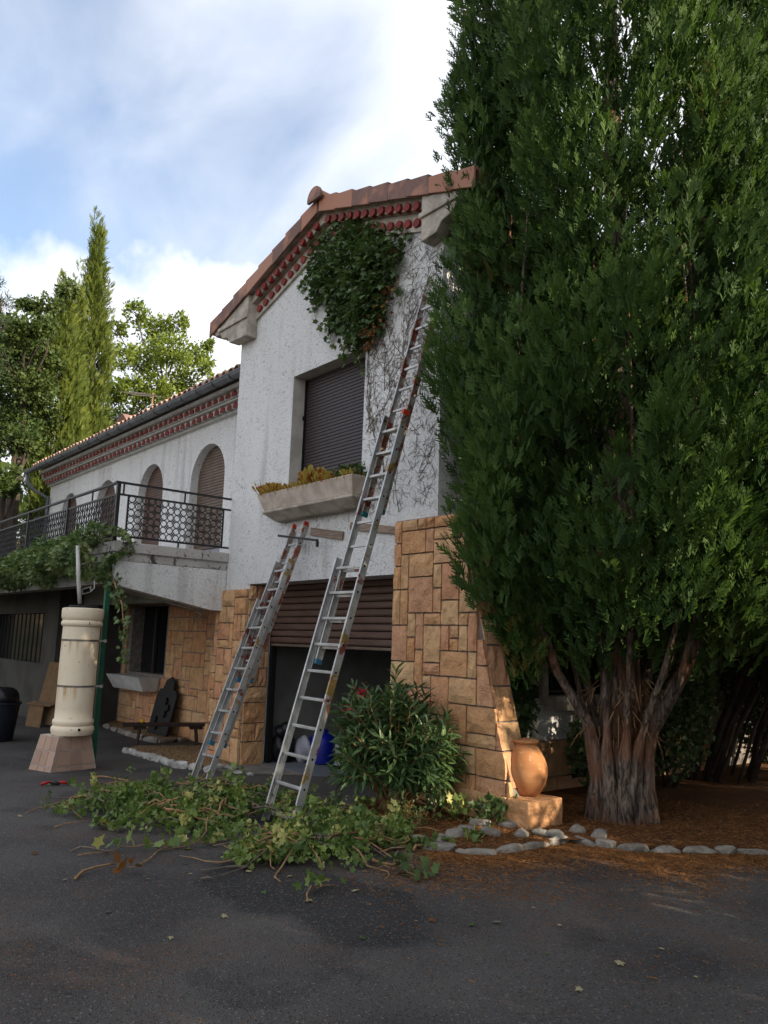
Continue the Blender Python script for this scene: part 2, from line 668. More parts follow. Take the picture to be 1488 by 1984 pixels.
M['white_paint'] = simple('off white paint', (.62, .61, .58), (.50, .49, .46), 6, .7, .2, 40)
M['border'] = None
M['border_white'] = simple('whitewashed stone', (.52, .51, .48), (.30, .29, .27), 8, .9, .7, 18, bdist=.03)
M['planter'] = simple('pale pink concrete', (.64, .55, .47), (.48, .40, .33), 7, .92, .5, 40)
M['leaf_dark'] = leaf_mat('dark ivy leaf', (.045, .088, .030), (.16, .235, .085), .45, .24, third=(.11, .15, .055), third_at=.86)
M['leaf_cut'] = leaf_mat('cut ivy leaf', (.07, .125, .032), (.22, .30, .075), .5, .28, third=(.48, .46, .16), third_at=.86)
M['leaf_hedge'] = leaf_mat('pale green climber leaf', (.075, .13, .04), (.24, .30, .12), .5, .3)
M['leaf_cypress'] = leaf_mat('cypress scale leaf', (.030, .066, .020), (.128, .222, .052), .6, .32, .2, third=(.20, .17, .05), third_at=.95)
M['leaf_cypress2'] = leaf_mat('olive conifer scale leaf', (.025, .05, .016), (.09, .13, .034), .62, .22, .2)
M['leaf_column'] = leaf_mat('yellow-green slender cypress leaf', (.06, .095, .018), (.20, .235, .04), .6, .25, .2)
M['leaf_oak'] = leaf_mat('light oak leaf', (.11, .17, .026), (.26, .32, .06), .5, .4, .3)
M['leaf_oak2'] = leaf_mat('mid green oak leaf', (.035, .07, .018), (.10, .14, .035), .5, .3, .3)
M['leaf_pine'] = leaf_mat('pine needle', (.025, .05, .02), (.07, .10, .04), .6, .15, .2)
M['leaf_oleander'] = leaf_mat('oleander leaf', (.040, .088, .034), (.12, .195, .07), .40, .2, .4, third=(.17, .23, .07), third_at=.88)
M['leaf_sedum'] = leaf_mat('dry sedum', (.46, .30, .07), (.52, .46, .12), .6, .35, .2, third=(.36, .10, .05), third_at=.78)
M['leaf_dead'] = leaf_mat('dead brown leaf', (.16, .065, .024), (.30, .14, .05), .7, .2, .2)
M['leaf_yucca'] = leaf_mat('yucca leaf', (.02, .045, .018), (.05, .09, .03), .5, .15, .3)
M['flower'] = leaf_mat('oleander petal', (.55, .015, .06), (.72, .04, .14), .5, .3, .2)
M['stem'] = simple('cut ivy stem', (.22, .125, .06), (.34, .21, .10), 18, .8, .4, 60)
M['stem_dead'] = simple('dead vine stem', (.085, .070, .058), (.17, .135, .105), 14, .9, .3, 60)
M['needle_blade'] = leaf_mat('dry needle', (.17, .072, .026), (.31, .15, .058), .8, .1, .1)
M['grass_earth'] = simple('dry earth and grass', (.14, .10, .055), (.07, .075, .03), 1.2, .95, .6, 12, bdist=.05)
M['gravel'] = None
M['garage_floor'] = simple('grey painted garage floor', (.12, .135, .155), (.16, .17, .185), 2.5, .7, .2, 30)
M['apron'] = simple('worn concrete threshold', (.20, .18, .16), (.13, .12, .11), 5, .9, .5, 40)
M['black_plastic'] = simple('black plastic', (.010, .010, .012), None, rough=.35, bump=.4, bscale=9, bdist=.04)
M['blue_plastic'] = simple('blue plastic', (.004, .012, .26), (.004, .010, .20), 5, .4, .1, 20, .4)
M['navy_plastic'] = simple('dark blue plastic bin', (.010, .013, .022), (.014, .018, .028), 5, .5, .1, 20, .3)
M['white_plastic'] = simple('white plastic sack', (.36, .36, .40), (.28, .28, .33), 6, .6, .6, 14, bdist=.03)
M['cardboard'] = simple('brown cardboard', (.20, .125, .065), (.165, .10, .05), 9, .9, .1, 60)
M['dark_wood'] = simple('dark stained wood', (.022, .014, .010), (.035, .022, .015), 14, .7, .3, 40, .3, stretch=(1, 1, .3))
M['cast_iron'] = simple('black cast iron', (.007, .007, .008), (.012, .012, .012), 12, .6, .8, 26, .3)
M['orange'] = simple('orange fabric', (.55, .17, .02), (.40, .10, .01), 7, .8, .2, 40)
M['orange_plastic'] = simple('orange red plastic', (.62, .055, .012), (.5, .04, .01), 7, .45, .1, 40, .4)
M['red_plastic'] = simple('red grip plastic', (.33, .008, .012), None, rough=.4)
M['yellow'] = simple('yellow rubber', (.62, .36, .02), None, rough=.6)
M['teal'] = simple('teal rubber foot', (.01, .13, .14), None, rough=.6)
M['blue_foot'] = simple('blue rubber foot', (.05, .17, .27), None, rough=.6)
M['chrome'] = simple('dull steel', (.35, .35, .36), None, rough=.35, metal=.9)
M['glass'] = simple('dark window glass', (.01, .012, .014), None, rough=.08, spec=.6)
M['rubble'] = simple('grey plaster rubble', (.42, .41, .39), (.28, .27, .26), 9, .9, .6, 40)
M['leaf_tan'] = leaf_mat('pale fallen leaf', (.34, .30, .17), (.42, .40, .26), .7, .2, .2)
M['bark_far'] = simple('oak bark', (.045, .034, .026), (.08, .06, .045), 8, .9, .5, 20)


def _special():
    # cream barrel with rust runs under its straps
    t = NT('cream enamel')
    p = t.pos()
    s_ = t.n('ShaderNodeSeparateXYZ')
    t.l(p, s_.inputs[0])
    col = t.mix(t.step(t.noise(1.6, p, 4), .3, .7), (.76, .635, .455), (.80, .69, .52))
    run = t.noise(12, p, 4, stretch=(1, 1, .06))
    for zt in (1.515, .978):
        below = t.math('MULTIPLY', t.step(s_.outputs[2], zt - .22, zt - .01), t.step(s_.outputs[2], zt - .005, zt, 1, 0))
        col = t.mix(t.math('MULTIPLY', t.math('MULTIPLY', below, t.step(run, .46, .66)), .75), col, (.42, .22, .04))
    col = t.mix(t.step(t.noise(14, p, 5), .64, .72, 0, .55), col, (.2, .15, .09))
    col = t.mix(t.step(t.noise(4, p, 6, stretch=(1, 1, .25)), .5, .75, 0, .4), col, (.50, .37, .21))
    col = t.mix(t.step(t.noise(60, p, 3), .66, .74, 0, .5), col, (.3, .24, .16))
    M['cream'] = t.fin(col, .5, t.bump(t.noise(8, p, 4), .1, .01), .4)
    # terracotta jar
    t = NT('terracotta jar clay')
    p = t.pos()
    col = t.mix(t.step(t.noise(5, p, 6), .32, .68), (.40, .17, .066), (.47, .23, .10))
    col = t.mix(t.step(t.noise(22, p, 5), .58, .72, 0, .5), col, (.58, .40, .27))
    col = t.mix(t.step(t.noise(3.5, p, 6, .6, 1, off=(4, 4, 1)), .54, .66, 0, .45), col, (.26, .12, .06))
    ring = t.noise(26, p, 2, stretch=(.06, .06, 1))
    M['terra_jar'] = t.fin(col, .85, t.bump(t.math('ADD', ring, t.math('MULTIPLY', t.noise(40, p, 4), .4)), .45, .008), .2)
    # border stones
    t = NT('pale border stone')
    p = t.pos()
    r = t.rand()
    col = t.mix(r, (.33, .30, .25), (.21, .195, .18))
    col = t.mix(t.step(t.noise(7, p, 6), .4, .66), col, t.mix(.6, col, (.14, .115, .09)))
    col = t.mix(t.step(t.noise(18, p, 4, off=(5, 1, 2)), .6, .7, 0, .5), col, (.40, .38, .34))
    M['border'] = t.fin(col, .9, t.bump(t.noise(16, p, 6, .65), .8, .03), .2)
    # gravel bed
    t = NT('ochre gravel')
    p = t.pos()
    c = t.n('ShaderNodeSeparateColor')
    t.l(t.voro(55, p, out='Color'), c.inputs[0])
    col = t.mix(c.outputs[0], (.28, .165, .075), (.50, .37, .21))
    d = t.voro(55, p)
    col = t.mix(t.step(d, .35, .7), col, (.09, .05, .025))
    M['gravel'] = t.fin(col, .9, t.bump(d, 1.0, -.02), .2)
    # blackened, lichen-stained balcony edge
    t = NT('stained balcony concrete')
    p = t.pos()
    col = t.mix(t.step(t.noise(2, p, 4), .3, .7), (.52, .50, .47), (.40, .385, .36))
    st = t.noise(6, p, 7, .68, .6, stretch=(1, 1, .7))
    col = t.mix(t.step(st, .53, .62, 0, .9), col, (.035, .028, .024))
    col = t.mix(t.step(t.noise(25, p, 5), .58, .68, 0, .7), col, (.10, .09, .08))
    M['render_stain'] = t.fin(col, .92, t.bump(t.noise(30, p, 5), .6, .015), .15)


_special()

# ================================================================== GROUND
def hill(x, y):
    """terrain height: level round the house, a wooded slope rising behind its far end"""
    h = 0.0
    if x < -11.5:
        t = (-11.5 - x)
        h = 7.5 * (1 - math.exp(-t / 12.0)) + .35 * math.sin(.6 * x + .4 * y) * min(1, t / 4)
    return h


def grid_sheet(name, xs, ys, zf, m, kind='structure'):
    mb = MB()
    nx, ny = len(xs), len(ys)
    vs = [(x, y, zf(x, y)) for y in ys for x in xs]
    fs = [(j * nx + i, j * nx + i + 1, (j + 1) * nx + i + 1, (j + 1) * nx + i) for j in range(ny - 1) for i in range(nx - 1)]
    mb.add(vs, fs)
    o = mb.build(name, m, smooth=True)
    o['kind'] = kind
    return o


far = [-400, -200, -120, -80, -60, -45, -36, -30, -26, -23, -20.5, -18.5, -16.5, -15, -13.8, -12.6, -11.5, -8, -4, 0, 4, 8, 12, 16, 22, 30, 45, 80, 160, 400]
grid_sheet('ground', far, [-400, -150, -60, -30, -15, -8, -4, -1, 2, 5, 8, 12, 16, 22, 30, 45, 80, 160, 400],
           lambda x, y: hill(x, y) + (gz(x, y) if abs(x) < 50 and abs(y) < 50 else 0) - .05, M['grass_earth'])
grid_sheet('driveway', np.linspace(-11.4, 24, 60).tolist(), np.linspace(-24, .6, 44).tolist(), gz, M['asphalt'])

# the needle-covered bed on the right, held by the row of border stones
BED = [gp(690, 1575), gp(745, 1603), gp(800, 1628), gp(850, 1648), gp(900, 1655), gp(950, 1655), gp(1000, 1650), gp(1060, 1640), gp(1110, 1630), gp(1140, 1638),
       gp(1190, 1645), gp(1230, 1650), gp(1290, 1652), gp(1350, 1654), gp(1420, 1654), gp(1488, 1656), gp(1570, 1660), gp(1640, 1664)]
bed_poly = [(p[0], p[1]) for p in BED] + [(7.75, 2.4), (8.6, 4.4), (9.6, 8.0), (12, 16), (4.2, 16), (4.2, -.02), (3.64, -.02), (3.62, -.45)]


def inside(poly, x, y):
    c = False
    j = len(poly) - 1
    for i in range(len(poly)):
        if (poly[i][1] > y) != (poly[j][1] > y) and x < (poly[j][0] - poly[i][0]) * (y - poly[i][1]) / (poly[j][1] - poly[i][1]) + poly[i][0]:
            c = not c
        j = i
    return c


def bz(x, y):
    return gz(x, y) + .045


def bed_mesh():
    bm = bmesh.new()
    vs = [bm.verts.new((x, y, bz(x, y))) for x, y in bed_poly]
    f = bm.faces.new(vs)
    bmesh.ops.triangulate(bm, faces=[f])
    # skirt so the bed is a real step above the asphalt
    n = len(vs)
    lo = [bm.verts.new((x, y, bz(x, y) - .12)) for x, y in bed_poly]
    for i in range(n):
        bm.faces.new((vs[i], lo[i], lo[(i + 1) % n], vs[(i + 1) % n]))
    bmesh.ops.recalc_face_normals(bm, faces=bm.faces)
    me = bpy.data.meshes.new('garden_bed')
    bm.to_mesh(me)
    bm.free()
    me.materials.append(M['needle'])
    o = link(bpy.data.objects.new('garden_bed', me))
    o['kind'] = 'structure'


bed_mesh()
b = MB()
b.prism([(.66, -.42), (3.58, -.42), (3.58, .34), (.66, .34)], -.1, .010, 'xy')
tag(b.build('garage_threshold', M['apron']), kind='structure')
b = MB()
b.prism([(.31, .342), (3.60, .342), (3.60, 5.2), (.31, 5.2)], -.1, .014, 'xy')
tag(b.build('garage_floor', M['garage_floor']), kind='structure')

# ================================================================== HOUSE
W = 4.2
RX, RZ, SL = 2.10, 6.93, 0.322      # ridge x, verge lower edge at the ridge, slope


def roofz(x):
    return RZ - SL * abs(x - RX)


house = thing('house', 'white roughcast house with gable, arched wing, garage and red tile cornice', 'house', (0, 0, 0))

# front wall of the gable block, pieces butted edge to edge
w = MB()


def colpiece(x0, x1, z0, z1=None):
    """front-wall piece; without z1 it runs up to the roof line"""
    if z1 is not None:
        w.prism([(x0, z0), (x1, z0), (x1, z1), (x0, z1)], 0, .35)
    elif x0 < RX < x1:
        w.prism([(x0, z0), (x1, z0), (x1, roofz(x1) - .05), (RX, roofz(RX) - .05), (x0, roofz(x0) - .05)], 0, .35)
    else:
        w.prism([(x0, z0), (x1, z0), (x1, roofz(x1) - .05), (x0, roofz(x0) - .05)], 0, .35)


WX0, WX1, WZ0, WZ1 = 1.44, 2.94, 3.38, 4.97
GX0, GX1, GZ1 = .65, 3.60, 2.31
colpiece(0, GX0, 0)
colpiece(GX0, WX0, GZ1)
colpiece(WX0, WX1, GZ1, WZ0)
colpiece(WX0, WX1, WZ1)
colpiece(WX1, GX1, GZ1)
colpiece(GX1, W, 0)
w.build('wall', M['plaster'], house)
w = MB()
# side and rear walls of the gable block
w.box(W - .3, W, .352, 9, 0, roofz(W) - .06)
w.box(0, .30, .352, 9, 0, roofz(0) - .06)
w.prism([(0.302, 0), (W - .302, 0), (W - .302, roofz(W) - .06), (RX, roofz(RX) - .06), (.302, roofz(0) - .06)], 8.7, 9)
w.build('wall', M['plaster'], house)
# garage room
w = MB()
w.box(.302, .36, .36, 5.2, .016, 2.6)
w.box(.362, 3.6, 5.14, 5.2, .016, 2.6)
w.box(3.62, 3.68, .36, 5.2, .016, 2.6)
w.box(.302, 3.68, .36, 5.2, 2.602, 2.68)
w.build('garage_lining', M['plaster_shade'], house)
# window: reveals are the wall thickness, the closed roller shutter stands back in it
win = MB().box(WX0 - .05, WX1 + .05, .235, .26, WZ0 - .05, WZ1 + .05).build('window_shutter', M['slat_purple'], house)
mb = MB()
z = WZ0
while z < WZ1 - .01:
    mb.box(WX0 + .02, WX1 - .002, .205, .234, z, min(z + .040, WZ1 - .002))
    z += .043
mb.build('shutter_slats', M['slat_purple'], win, bevel=.006)['kind'] = 'stuff'
mb = MB()
mb.box(WX0 + .001, WX0 + .018, .18, .233, WZ0, WZ1 - .002)
mb.tube([(WX0 + .01, .17, 4.42), (WX0 + .01, .17, 4.47)], .012, 6)
mb.build('guide_rail', M['dark'], win)
lin = MB()
lin.box(WX0 + .0015, WX0 + .003, .002, .2, WZ0, WZ1)
lin.box(WX0 + .004, WX1 - .002, .002, .2, WZ1 - .003, WZ1 - .0015)
lin.build('window_reveal', M['plaster_smooth'], house)

# garage roller door, half raised: each slat a piece
gd = MB().box(GX0 + .02, GX1 - .02, .395, .40, 1.50, 2.305).build('garage_door', M['dark'], house)
slat = None
z = 1.555
k = 0
while z < 2.30:
    z1 = min(z + .083, 2.303)
    if slat is None:
        s_ = MB()
        prof = [(.392, z), (.362, z + .006), (.352, z + .022), (.352, z + .060), (.364, z + .078), (.392, z + .081)]
        s_.prism(prof, GX0 + .012, GX1 - .012, 'yz')
        slat = s_.build('slat', M['slat_brown'], gd)
        z_first = z
    elif z1 - z > .05:
        c = share(slat, gd)
        c.location = (0, 0, z - z_first)
    z += .085
MB().box(GX0 + .012, GX1 - .012, .355, .385, 1.515, 1.548).build('bottom_rail', M['slat_taupe'], gd, bevel=.006)
MB().box(.652, .69, .37, .44, .02, 2.30).build('guide_rail', M['dark'], gd)
MB().box(3.56, 3.598, .37, .44, .02, 2.30).build('guide_rail', M['dark'], gd)
pl = [P(524, 1256, 1, .62), P(520, 1340, 1, .62), P(527, 1352, 1, .62), P(523, 1366, 1, .62)]
MB().tube(pl, .009, 6).build('pull_cord', M['white_paint'], gd)


# ---------------------------------------------------------------- stonework
def stone_mesh(wid, hei, dep, seed, xl=None, xr=None, smooth_=.6):
    """one rock-faced ashlar in local (u, out, v) coordinates, 4x3 cells on its face"""
    r = np.random.default_rng(seed)
    nu, nv = 5, 4
    vs, fs = [], []
    bulge = r.uniform(.004, .018)
    tilt = r.uniform(-.012, .012, 2)
    for j in range(nv):
        for i in range(nu):
            u = i / (nu - 1)
            v = j / (nv - 1)
            edge = i in (0, nu - 1) or j in (0, nv - 1)
            d = dep
            if not edge:
                d += bulge + r.uniform(-.009, .009) + tilt[0] * (u - .5) + tilt[1] * (v - .5)
                uu = u * wid + r.uniform(-.03, .03) * min(1, wid * 2)
                vv = v * hei + r.uniform(-.02, .02) * min(1, hei * 3)
            else:
                d += r.uniform(-.006, .003)
                uu = u * wid + (r.uniform(0, .006) if i == 0 else -r.uniform(0, .006) if i == nu - 1 else 0)
                vv = v * hei + (r.uniform(0, .005) if j == 0 else -r.uniform(0, .005) if j == nv - 1 else 0)
            vs.append([uu, d, vv])
    for j in range(nv - 1):
        for i in range(nu - 1):
            a = j * nu + i
            fs.append((a, a + 1, a + nu + 1, a + nu))
    rim = [i for i in range(nu)] + [j * nu + nu - 1 for j in range(1, nv)] + [(nv - 1) * nu + i for i in range(nu - 2, -1, -1)] + [j * nu for j in range(nv - 2, 0, -1)]
    b0 = len(vs)
    for q in rim:
        vs.append([vs[q][0], 0.0, vs[q][2]])
    n = len(rim)
    for k in range(n):
        fs.append((rim[k], b0 + k, b0 + (k + 1) % n, rim[(k + 1) % n]))
    return vs, fs


SIZES = [(3, 2), (2, 2), (2, 1), (3, 1), (4, 2), (1, 2), (1, 1), (2, 3), (1, 3), (3, 3)]


def pack(nu, nv, weights, seed, blocked=None, big_below=0):
    r = random.Random(seed)
    g = [[0] * nu for _ in range(nv)]
    if blocked:
        for j in range(nv):
            for i in range(nu):
                if blocked(i, j): g[j][i] = 1
    out = []
    for j in range(nv):
        for i in range(nu):
            if g[j][i]: continue
            opts = []
            for (a, c), wt in zip(SIZES, weights):
                if j < big_below and (a, c) in ((1, 1), (1, 2), (1, 3), (2, 1)): wt *= .15
                if i + a <= nu and j + c <= nv and all(not g[j + y][i + x] for y in range(c) for x in range(a)):
                    opts.append(((a, c), wt))
            tot = sum(x[1] for x in opts)
            if tot <= 0:
                a, c = 1, 1
            else:
                q = r.random() * tot
                for (a, c), wt in opts:
                    q -= wt
                    if q <= 0: break
            for y in range(c):
                for x in range(a): g[j + y][i + x] = 1
            out.append((i, j, a, c))
    return out


WTS = [9, 7, 4, 3, 4, 3, 1.2, 4, 2.5, 1.5]
seedc = [100]


def ashlar(parent, cu, cv, layout, to_world, m, dep=.035, gap=.011, ulo=None, uhi=None):
    for (i, j, a, c) in layout:
        u0, u1 = i * cu + gap / 2, (i + a) * cu - gap / 2
        v0, v1 = j * cv + gap / 2, (j + c) * cv - gap / 2
        seedc[0] += 1
        vs, fs = stone_mesh(u1 - u0, v1 - v0, dep, seedc[0])
        out = []
        ok = True
        for (u, d, v) in vs:
            uu, vv = u0 + u, v0 + v
            if uhi: uu = min(uu, uhi(vv))
            if ulo: uu = max(uu, ulo(vv))
            out.append(to_world(uu, d, vv))
        us = [u0, u1]
        mid = (v0 + v1) / 2
        if uhi and u0 > uhi(mid) - .035: ok = False
        if ulo and u1 < ulo(mid) + .035: ok = False
        if not ok: continue
        mb = MB()
        mb.add(out, fs)
        c0 = np.mean(np.array(out), 0)
        mb.build('stone', m, parent, loc=c0 - org(parent))


# stone pillar left of the garage
def lp_lo(v): return -.28 + .12 * (v / 2.2)


pil = MB()
pil.prism([(-.27, 0), (.648, 0), (.648, 2.24), (-.15, 2.24)], -.012, -.001)
pil.box(-.27, -.001, .002, .30, 0, 2.1)
pillar = pil.build('stone_pillar', M['mortar'], house)
ashlar(pillar, .103, .1125, pack(9, 20, WTS, 5, big_below=3), lambda u, d, v: (-.28 + u, -.011 - d, v), M['stone'],
       ulo=lambda v: .12 * (v / 2.2))
# quoins wrapped round into the garage opening (the reveal)
mb = MB()
rev = mb.box(.6505, .655, -.010, .33, .0, 2.306).build('stone_reveal', M['mortar'], house)
zz = 0.0
hs = [.30, .23, .26, .20, .24, .22, .25, .21, .2, .19]
for k, h in enumerate(hs):
    cuts = [0, .34] if k in (0, 2, 3) else ([0, .12 + .08 * (k % 3), .34])
    for a, c in zip(cuts[:-1], cuts[1:]):
        seedc[0] += 1
        vs, fs = stone_mesh(c - a - .011, h - .011, .022, seedc[0])
        out = [(.656 + d, -.012 + a + u, zz + v) for (u, d, v) in vs]
        m_ = MB()
        m_.add(out, fs)
        m_.build('stone', M['stone'], rev, loc=np.mean(np.array(out), 0))
    zz += h

# flared buttress right of the garage
BU = [(.0, 5.27), (.40, 5.21), (.74, 5.11), (1.35, 4.94), (1.68, 4.87), (2.57, 4.61), (2.86, 4.53), (4, 4.2)]


def bu_hi(z):
    for (z0, x0), (z1, x1) in zip(BU[:-1], BU[1:]):
        if z <= z1: return x0 + (x1 - x0) * (z - z0) / (z1 - z0)
    return 4.2


bt = MB()
poly = [(3.602, 0)] + [(x - .012, z) for z, x in BU[:-1]] + [(3.602, 2.86)]
bt.prism([p for p in poly if p[0] <= 9], -.012, -.001)
bt.prism([(W + .002, 0)] + [(x - .012, z) for z, x in BU[:-1]] + [(W + .002, 2.86)], .0, .24)
buttress = bt.build('stone_buttress', M['mortar'], house)
bl = [s for s in pack(14, 24, WTS, 21, big_below=10)]
ashlar(buttress, .120, .119, bl, lambda u, d, v: (3.60 + u, -.011 - d, v), M['stone'], uhi=lambda v: bu_hi(v) - 3.60)
# courses on its slanting right-hand face
z = .42
while z < 2.8:
    h = rnd.choice([.24, .30, .36])
    if z + h > 2.86: h = 2.86 - z
    if h < .1: break
    cuts = [-.02, .24]
    for a, c in zip(cuts[:-1], cuts[1:]):
        seedc[0] += 1
        vs, fs = stone_mesh(c - a - .011, h - .011, .014, seedc[0])
        out = [(bu_hi(z + v) - .011 + d, a + u, z + v) for (u, d, v) in vs]
        m_ = MB()
        m_.add(out, fs)
        m_.build('stone', M['stone'], buttress, loc=np.mean(np.array(out), 0))
    z += h

# low stone kerb at the buttress foot: it carries the jar
kerb = thing('stone_plinth', 'low ledge of ochre stone blocks under the terracotta jar', 'stone plinth', (5.1, .15, 0))
for (x0, x1, y0, y1, z0, z1, sd) in ((4.62, 5.19, -.09, -.05, .13, .35, 1), (5.20, 5.44, -.09, .36, .13, .35, 2), (4.72, 5.19, -.075, -.05, .0, .12, 3), (5.20, 5.43, -.075, .33, .0, .12, 4)):
    bm = bmesh.new()
    bmesh.ops.create_cube(bm, size=1)
    bmesh.ops.subdivide_edges(bm, edges=bm.edges, cuts=3, use_grid_fill=True)
    rr = np.random.default_rng(900 + sd)
    for v in bm.verts:
        q = v.co.copy()
        v.co = Vector((x0 + (q.x + .5) * (x1 - x0), y0 + (q.y + .5) * (y1 - y0), z0 + (q.z + .5) * (z1 - z0)))
        out = 0
        if abs(q.y + .5) < .01 and abs(q.x) < .49 and abs(q.z) < .49: v.co.y -= rr.uniform(0, .022)
        if abs(q.x - .5) < .01 and abs(q.y) < .49 and abs(q.z) < .49: v.co.x += rr.uniform(0, .022)
        v.co += Vector(rr.uniform(-.003, .003, 3))
    me = bpy.data.meshes.new('stone_block')
    ctr = Vector(((x0 + x1) / 2, (y0 + y1) / 2, (z0 + z1) / 2))
    for v in bm.verts: v.co -= ctr
    bm.to_mesh(me)
    bm.free()
    me.materials.append(M['stone'])
    o = link(bpy.data.objects.new('stone_block', me), kerb)
    o.location = ctr - Vector(org(kerb))
    bv = o.modifiers.new('bevel', 'BEVEL')
    bv.width = .006
    bv.limit_method = 'ANGLE'
MB().box(4.74, 5.185, -.045, .34, .0, .33).build('core', M['mortar'], kerb)

# stone base along the side wall, behind the big cypress
sb = MB().box(W + .001, W + .02, .52, 7.5, 0, .62).build('stone_base', M['mortar'], house)
ashlar(sb, .16, .124, pack(28, 5, WTS, 31), lambda u, d, v: (W + .021 + d, .53 + u, v), M['stone'])
MB().box(W + .021, W + .06, 2.05, 2.45, .02, .30).build('air_vent', M['dark'], sb)

# side windows with an ironwork grille
for yy in (1.66, 5.35):
    wn_ = MB()
    wn_.box(W + .001, W + .012, yy, yy + 1.15, 1.10, 2.20)
    wo = wn_.build('side_window', M['dark'], house)
    fr = MB()
    fr.box(W + .001, W + .05, yy - .10, yy - .001, 1.0, 2.3)
    fr.box(W + .001, W + .05, yy + 1.151, yy + 1.25, 1.0, 2.3)
    fr.box(W + .001, W + .05, yy, yy + 1.15, 2.201, 2.3)
    fr.build('frame', M['concrete'], wo)
    MB().box(W + .001, W + .16, yy - .02, yy + 1.17, .94, 1.099).build('sill', M['concrete'], wo, bevel=.01)
    gr = MB()
    for k in range(9):
        for j in range(6):
            if (k + j) % 2: continue
            c = np.array([W + .04, yy + .10 + k * .12, 1.24 + j * .16])
            pts = [c + np.array([0, .055 * math.cos(t) * (1 - t / 14), .075 * math.sin(t) * (1 - t / 14)]) for t in np.linspace(0, 8.5, 18)]
            gr.tube(pts, .008, 4)
    for k in range(4):
        gr.box(W + .03, W + .05, yy + .02, yy + 1.13, 1.13 + k * .33, 1.15 + k * .33)
    gr.build('grille', M['iron'], wo)

# timber boards and stain strip left nailed on the wall
for (p0, p1, hh) in (((603, 1022), (665, 1030), .095), ((680, 1012), (768, 1020), .085)):
    a = P(*p0, 1, -.015)
    c = P(*p1, 1, -.015)
    mb = MB()
    ax = (c - a) / np.linalg.norm(c - a)
    mid = (a + c) / 2 - np.array([0, 0, hh / 2])
    mb.obox(mid, ax, (0, 1, 0), np.cross(ax, (0, 1, 0)), np.linalg.norm(c - a) / 2, .014, hh / 2)
    mb.build('timber_board', M['wood_board'], house, bevel=.004)

# ---------------------------------------------------------------- gable roof and its verge
rf = MB()
TH = .06
for sgn, x_end in ((-1, -.62), (1, 4.82)):
    q = [(RX, RZ + .02), (x_end, roofz(x_end) + .02), (x_end, roofz(x_end) + .02 + TH), (RX, RZ + .02 + TH)]
    rf.prism(q, -.165, 9.2)
groof = rf.build('gable_roof', M['concrete'], house)
# channel tiles: wavy sheet lying on the boards
wv = MB()
for sgn, x_end in ((-1, -.66), (1, 4.86)):
    ys = np.arange(-.15, 9.2, .04)
    vs = []
    for x in np.linspace(RX + sgn * .001, x_end, 9):
        for y in ys:
            vs.append((x, y, roofz(x) + .135 + .045 * math.sin(2 * math.pi * y / .22)))
    n = len(ys)
    fs = [(i * n + j, i * n + j + 1, (i + 1) * n + j + 1, (i + 1) * n + j) for i in range(8) for j in range(n - 1)]
    wv.add(vs, fs)
wv.build('roof_tiling', M['tile'], groof, smooth=True)['kind'] = 'stuff'


def verge(sgn, n, x_first, step):
    """L-shaped verge tiles stepped up the rake"""
    first = None
    dirv = np.array([sgn, 0, -SL]) / math.hypot(1, SL)
    for k in range(n):
        s0 = x_first + k * step
        mb = MB()
        L = step + .035
        rise = .034
        # face polygon in the x-z plane, upper end tucked under the tile above
        def q(s, dz): return (RX + sgn * s, RZ - SL * s + dz)
        f = [q(s0, .0), q(s0 + L, -.012), q(s0 + L, .185 + rise), q(s0, .185)]
        mb.prism(f, -.205 - .006 * (k % 2), -.180)
        t = [q(s0, .150), q(s0 + L, .150 + rise), q(s0 + L, .19 + rise), q(s0, .19)]
        mb.prism(t, -.1795, .06)
        c0 = np.mean(np.array(mb.v), 0)
        mb.build('verge_tile', M['tile'], groof, loc=c0, bevel=.006)


verge(-1, 8, .02, .335)
verge(1, 8, .02, .335)
# ridge: half-round tiles with a closed disc at the gable end
rg = MB()
pts = [(RX + .145 * math.cos(t), RZ + .16 + .15 * math.sin(t)) for t in np.linspace(-.25, math.pi + .25, 15)]
rg.prism(pts, -.275, -.235)
rg.build('ridge_end_tile', M['tile'], groof, bevel=.008)
rt = None
for k in range(12):
    if rt is None:
        rg = MB()
        ring = [(RX + .12 * math.cos(t), RZ + .17 + .115 * math.sin(t)) for t in np.linspace(0, math.pi, 9)]
        rg.prism(ring, -.234, .2)
        rt = rg.build('ridge_tile', M['tile'], groof)
    else:
        c = share(rt, groof)
        c.location = (0, .44 * k, 0)

# red tile cornice under the rakes: two rows bedded in mortar bands
corn = MB()
for sgn, xe in ((-1, .28), (1, 4.0)):
    for dz0, dz1, y in ((-.12, .02, -.155), (-.29, -.125, -.075)):
        a, c = (RX, xe)
        q = [(a, roofz(a) + dz0), (c, roofz(c) + dz0), (c, roofz(c) + dz1), (a, roofz(a) + dz1)]
        corn.prism(q, y + .05 + (.002 if sgn > 0 else 0), -.002)
    q = [(RX, roofz(RX) - .345), (xe, roofz(xe) - .345), (xe, roofz(xe) - .295), (RX, roofz(RX) - .295)]
    corn.prism(q, -.035 - (.002 if sgn > 0 else 0), -.002)
cornice = corn.build('cornice', M['concrete'], house)
half = None
ct = MB()
pr = [(.054 * math.cos(t), .068 * math.sin(t)) for t in np.linspace(0, math.pi, 8)] + [(-.044, -.014), (-.012, -.034), (.012, -.034), (.044, -.014)]
ct.prism(pr, -.016, .05)
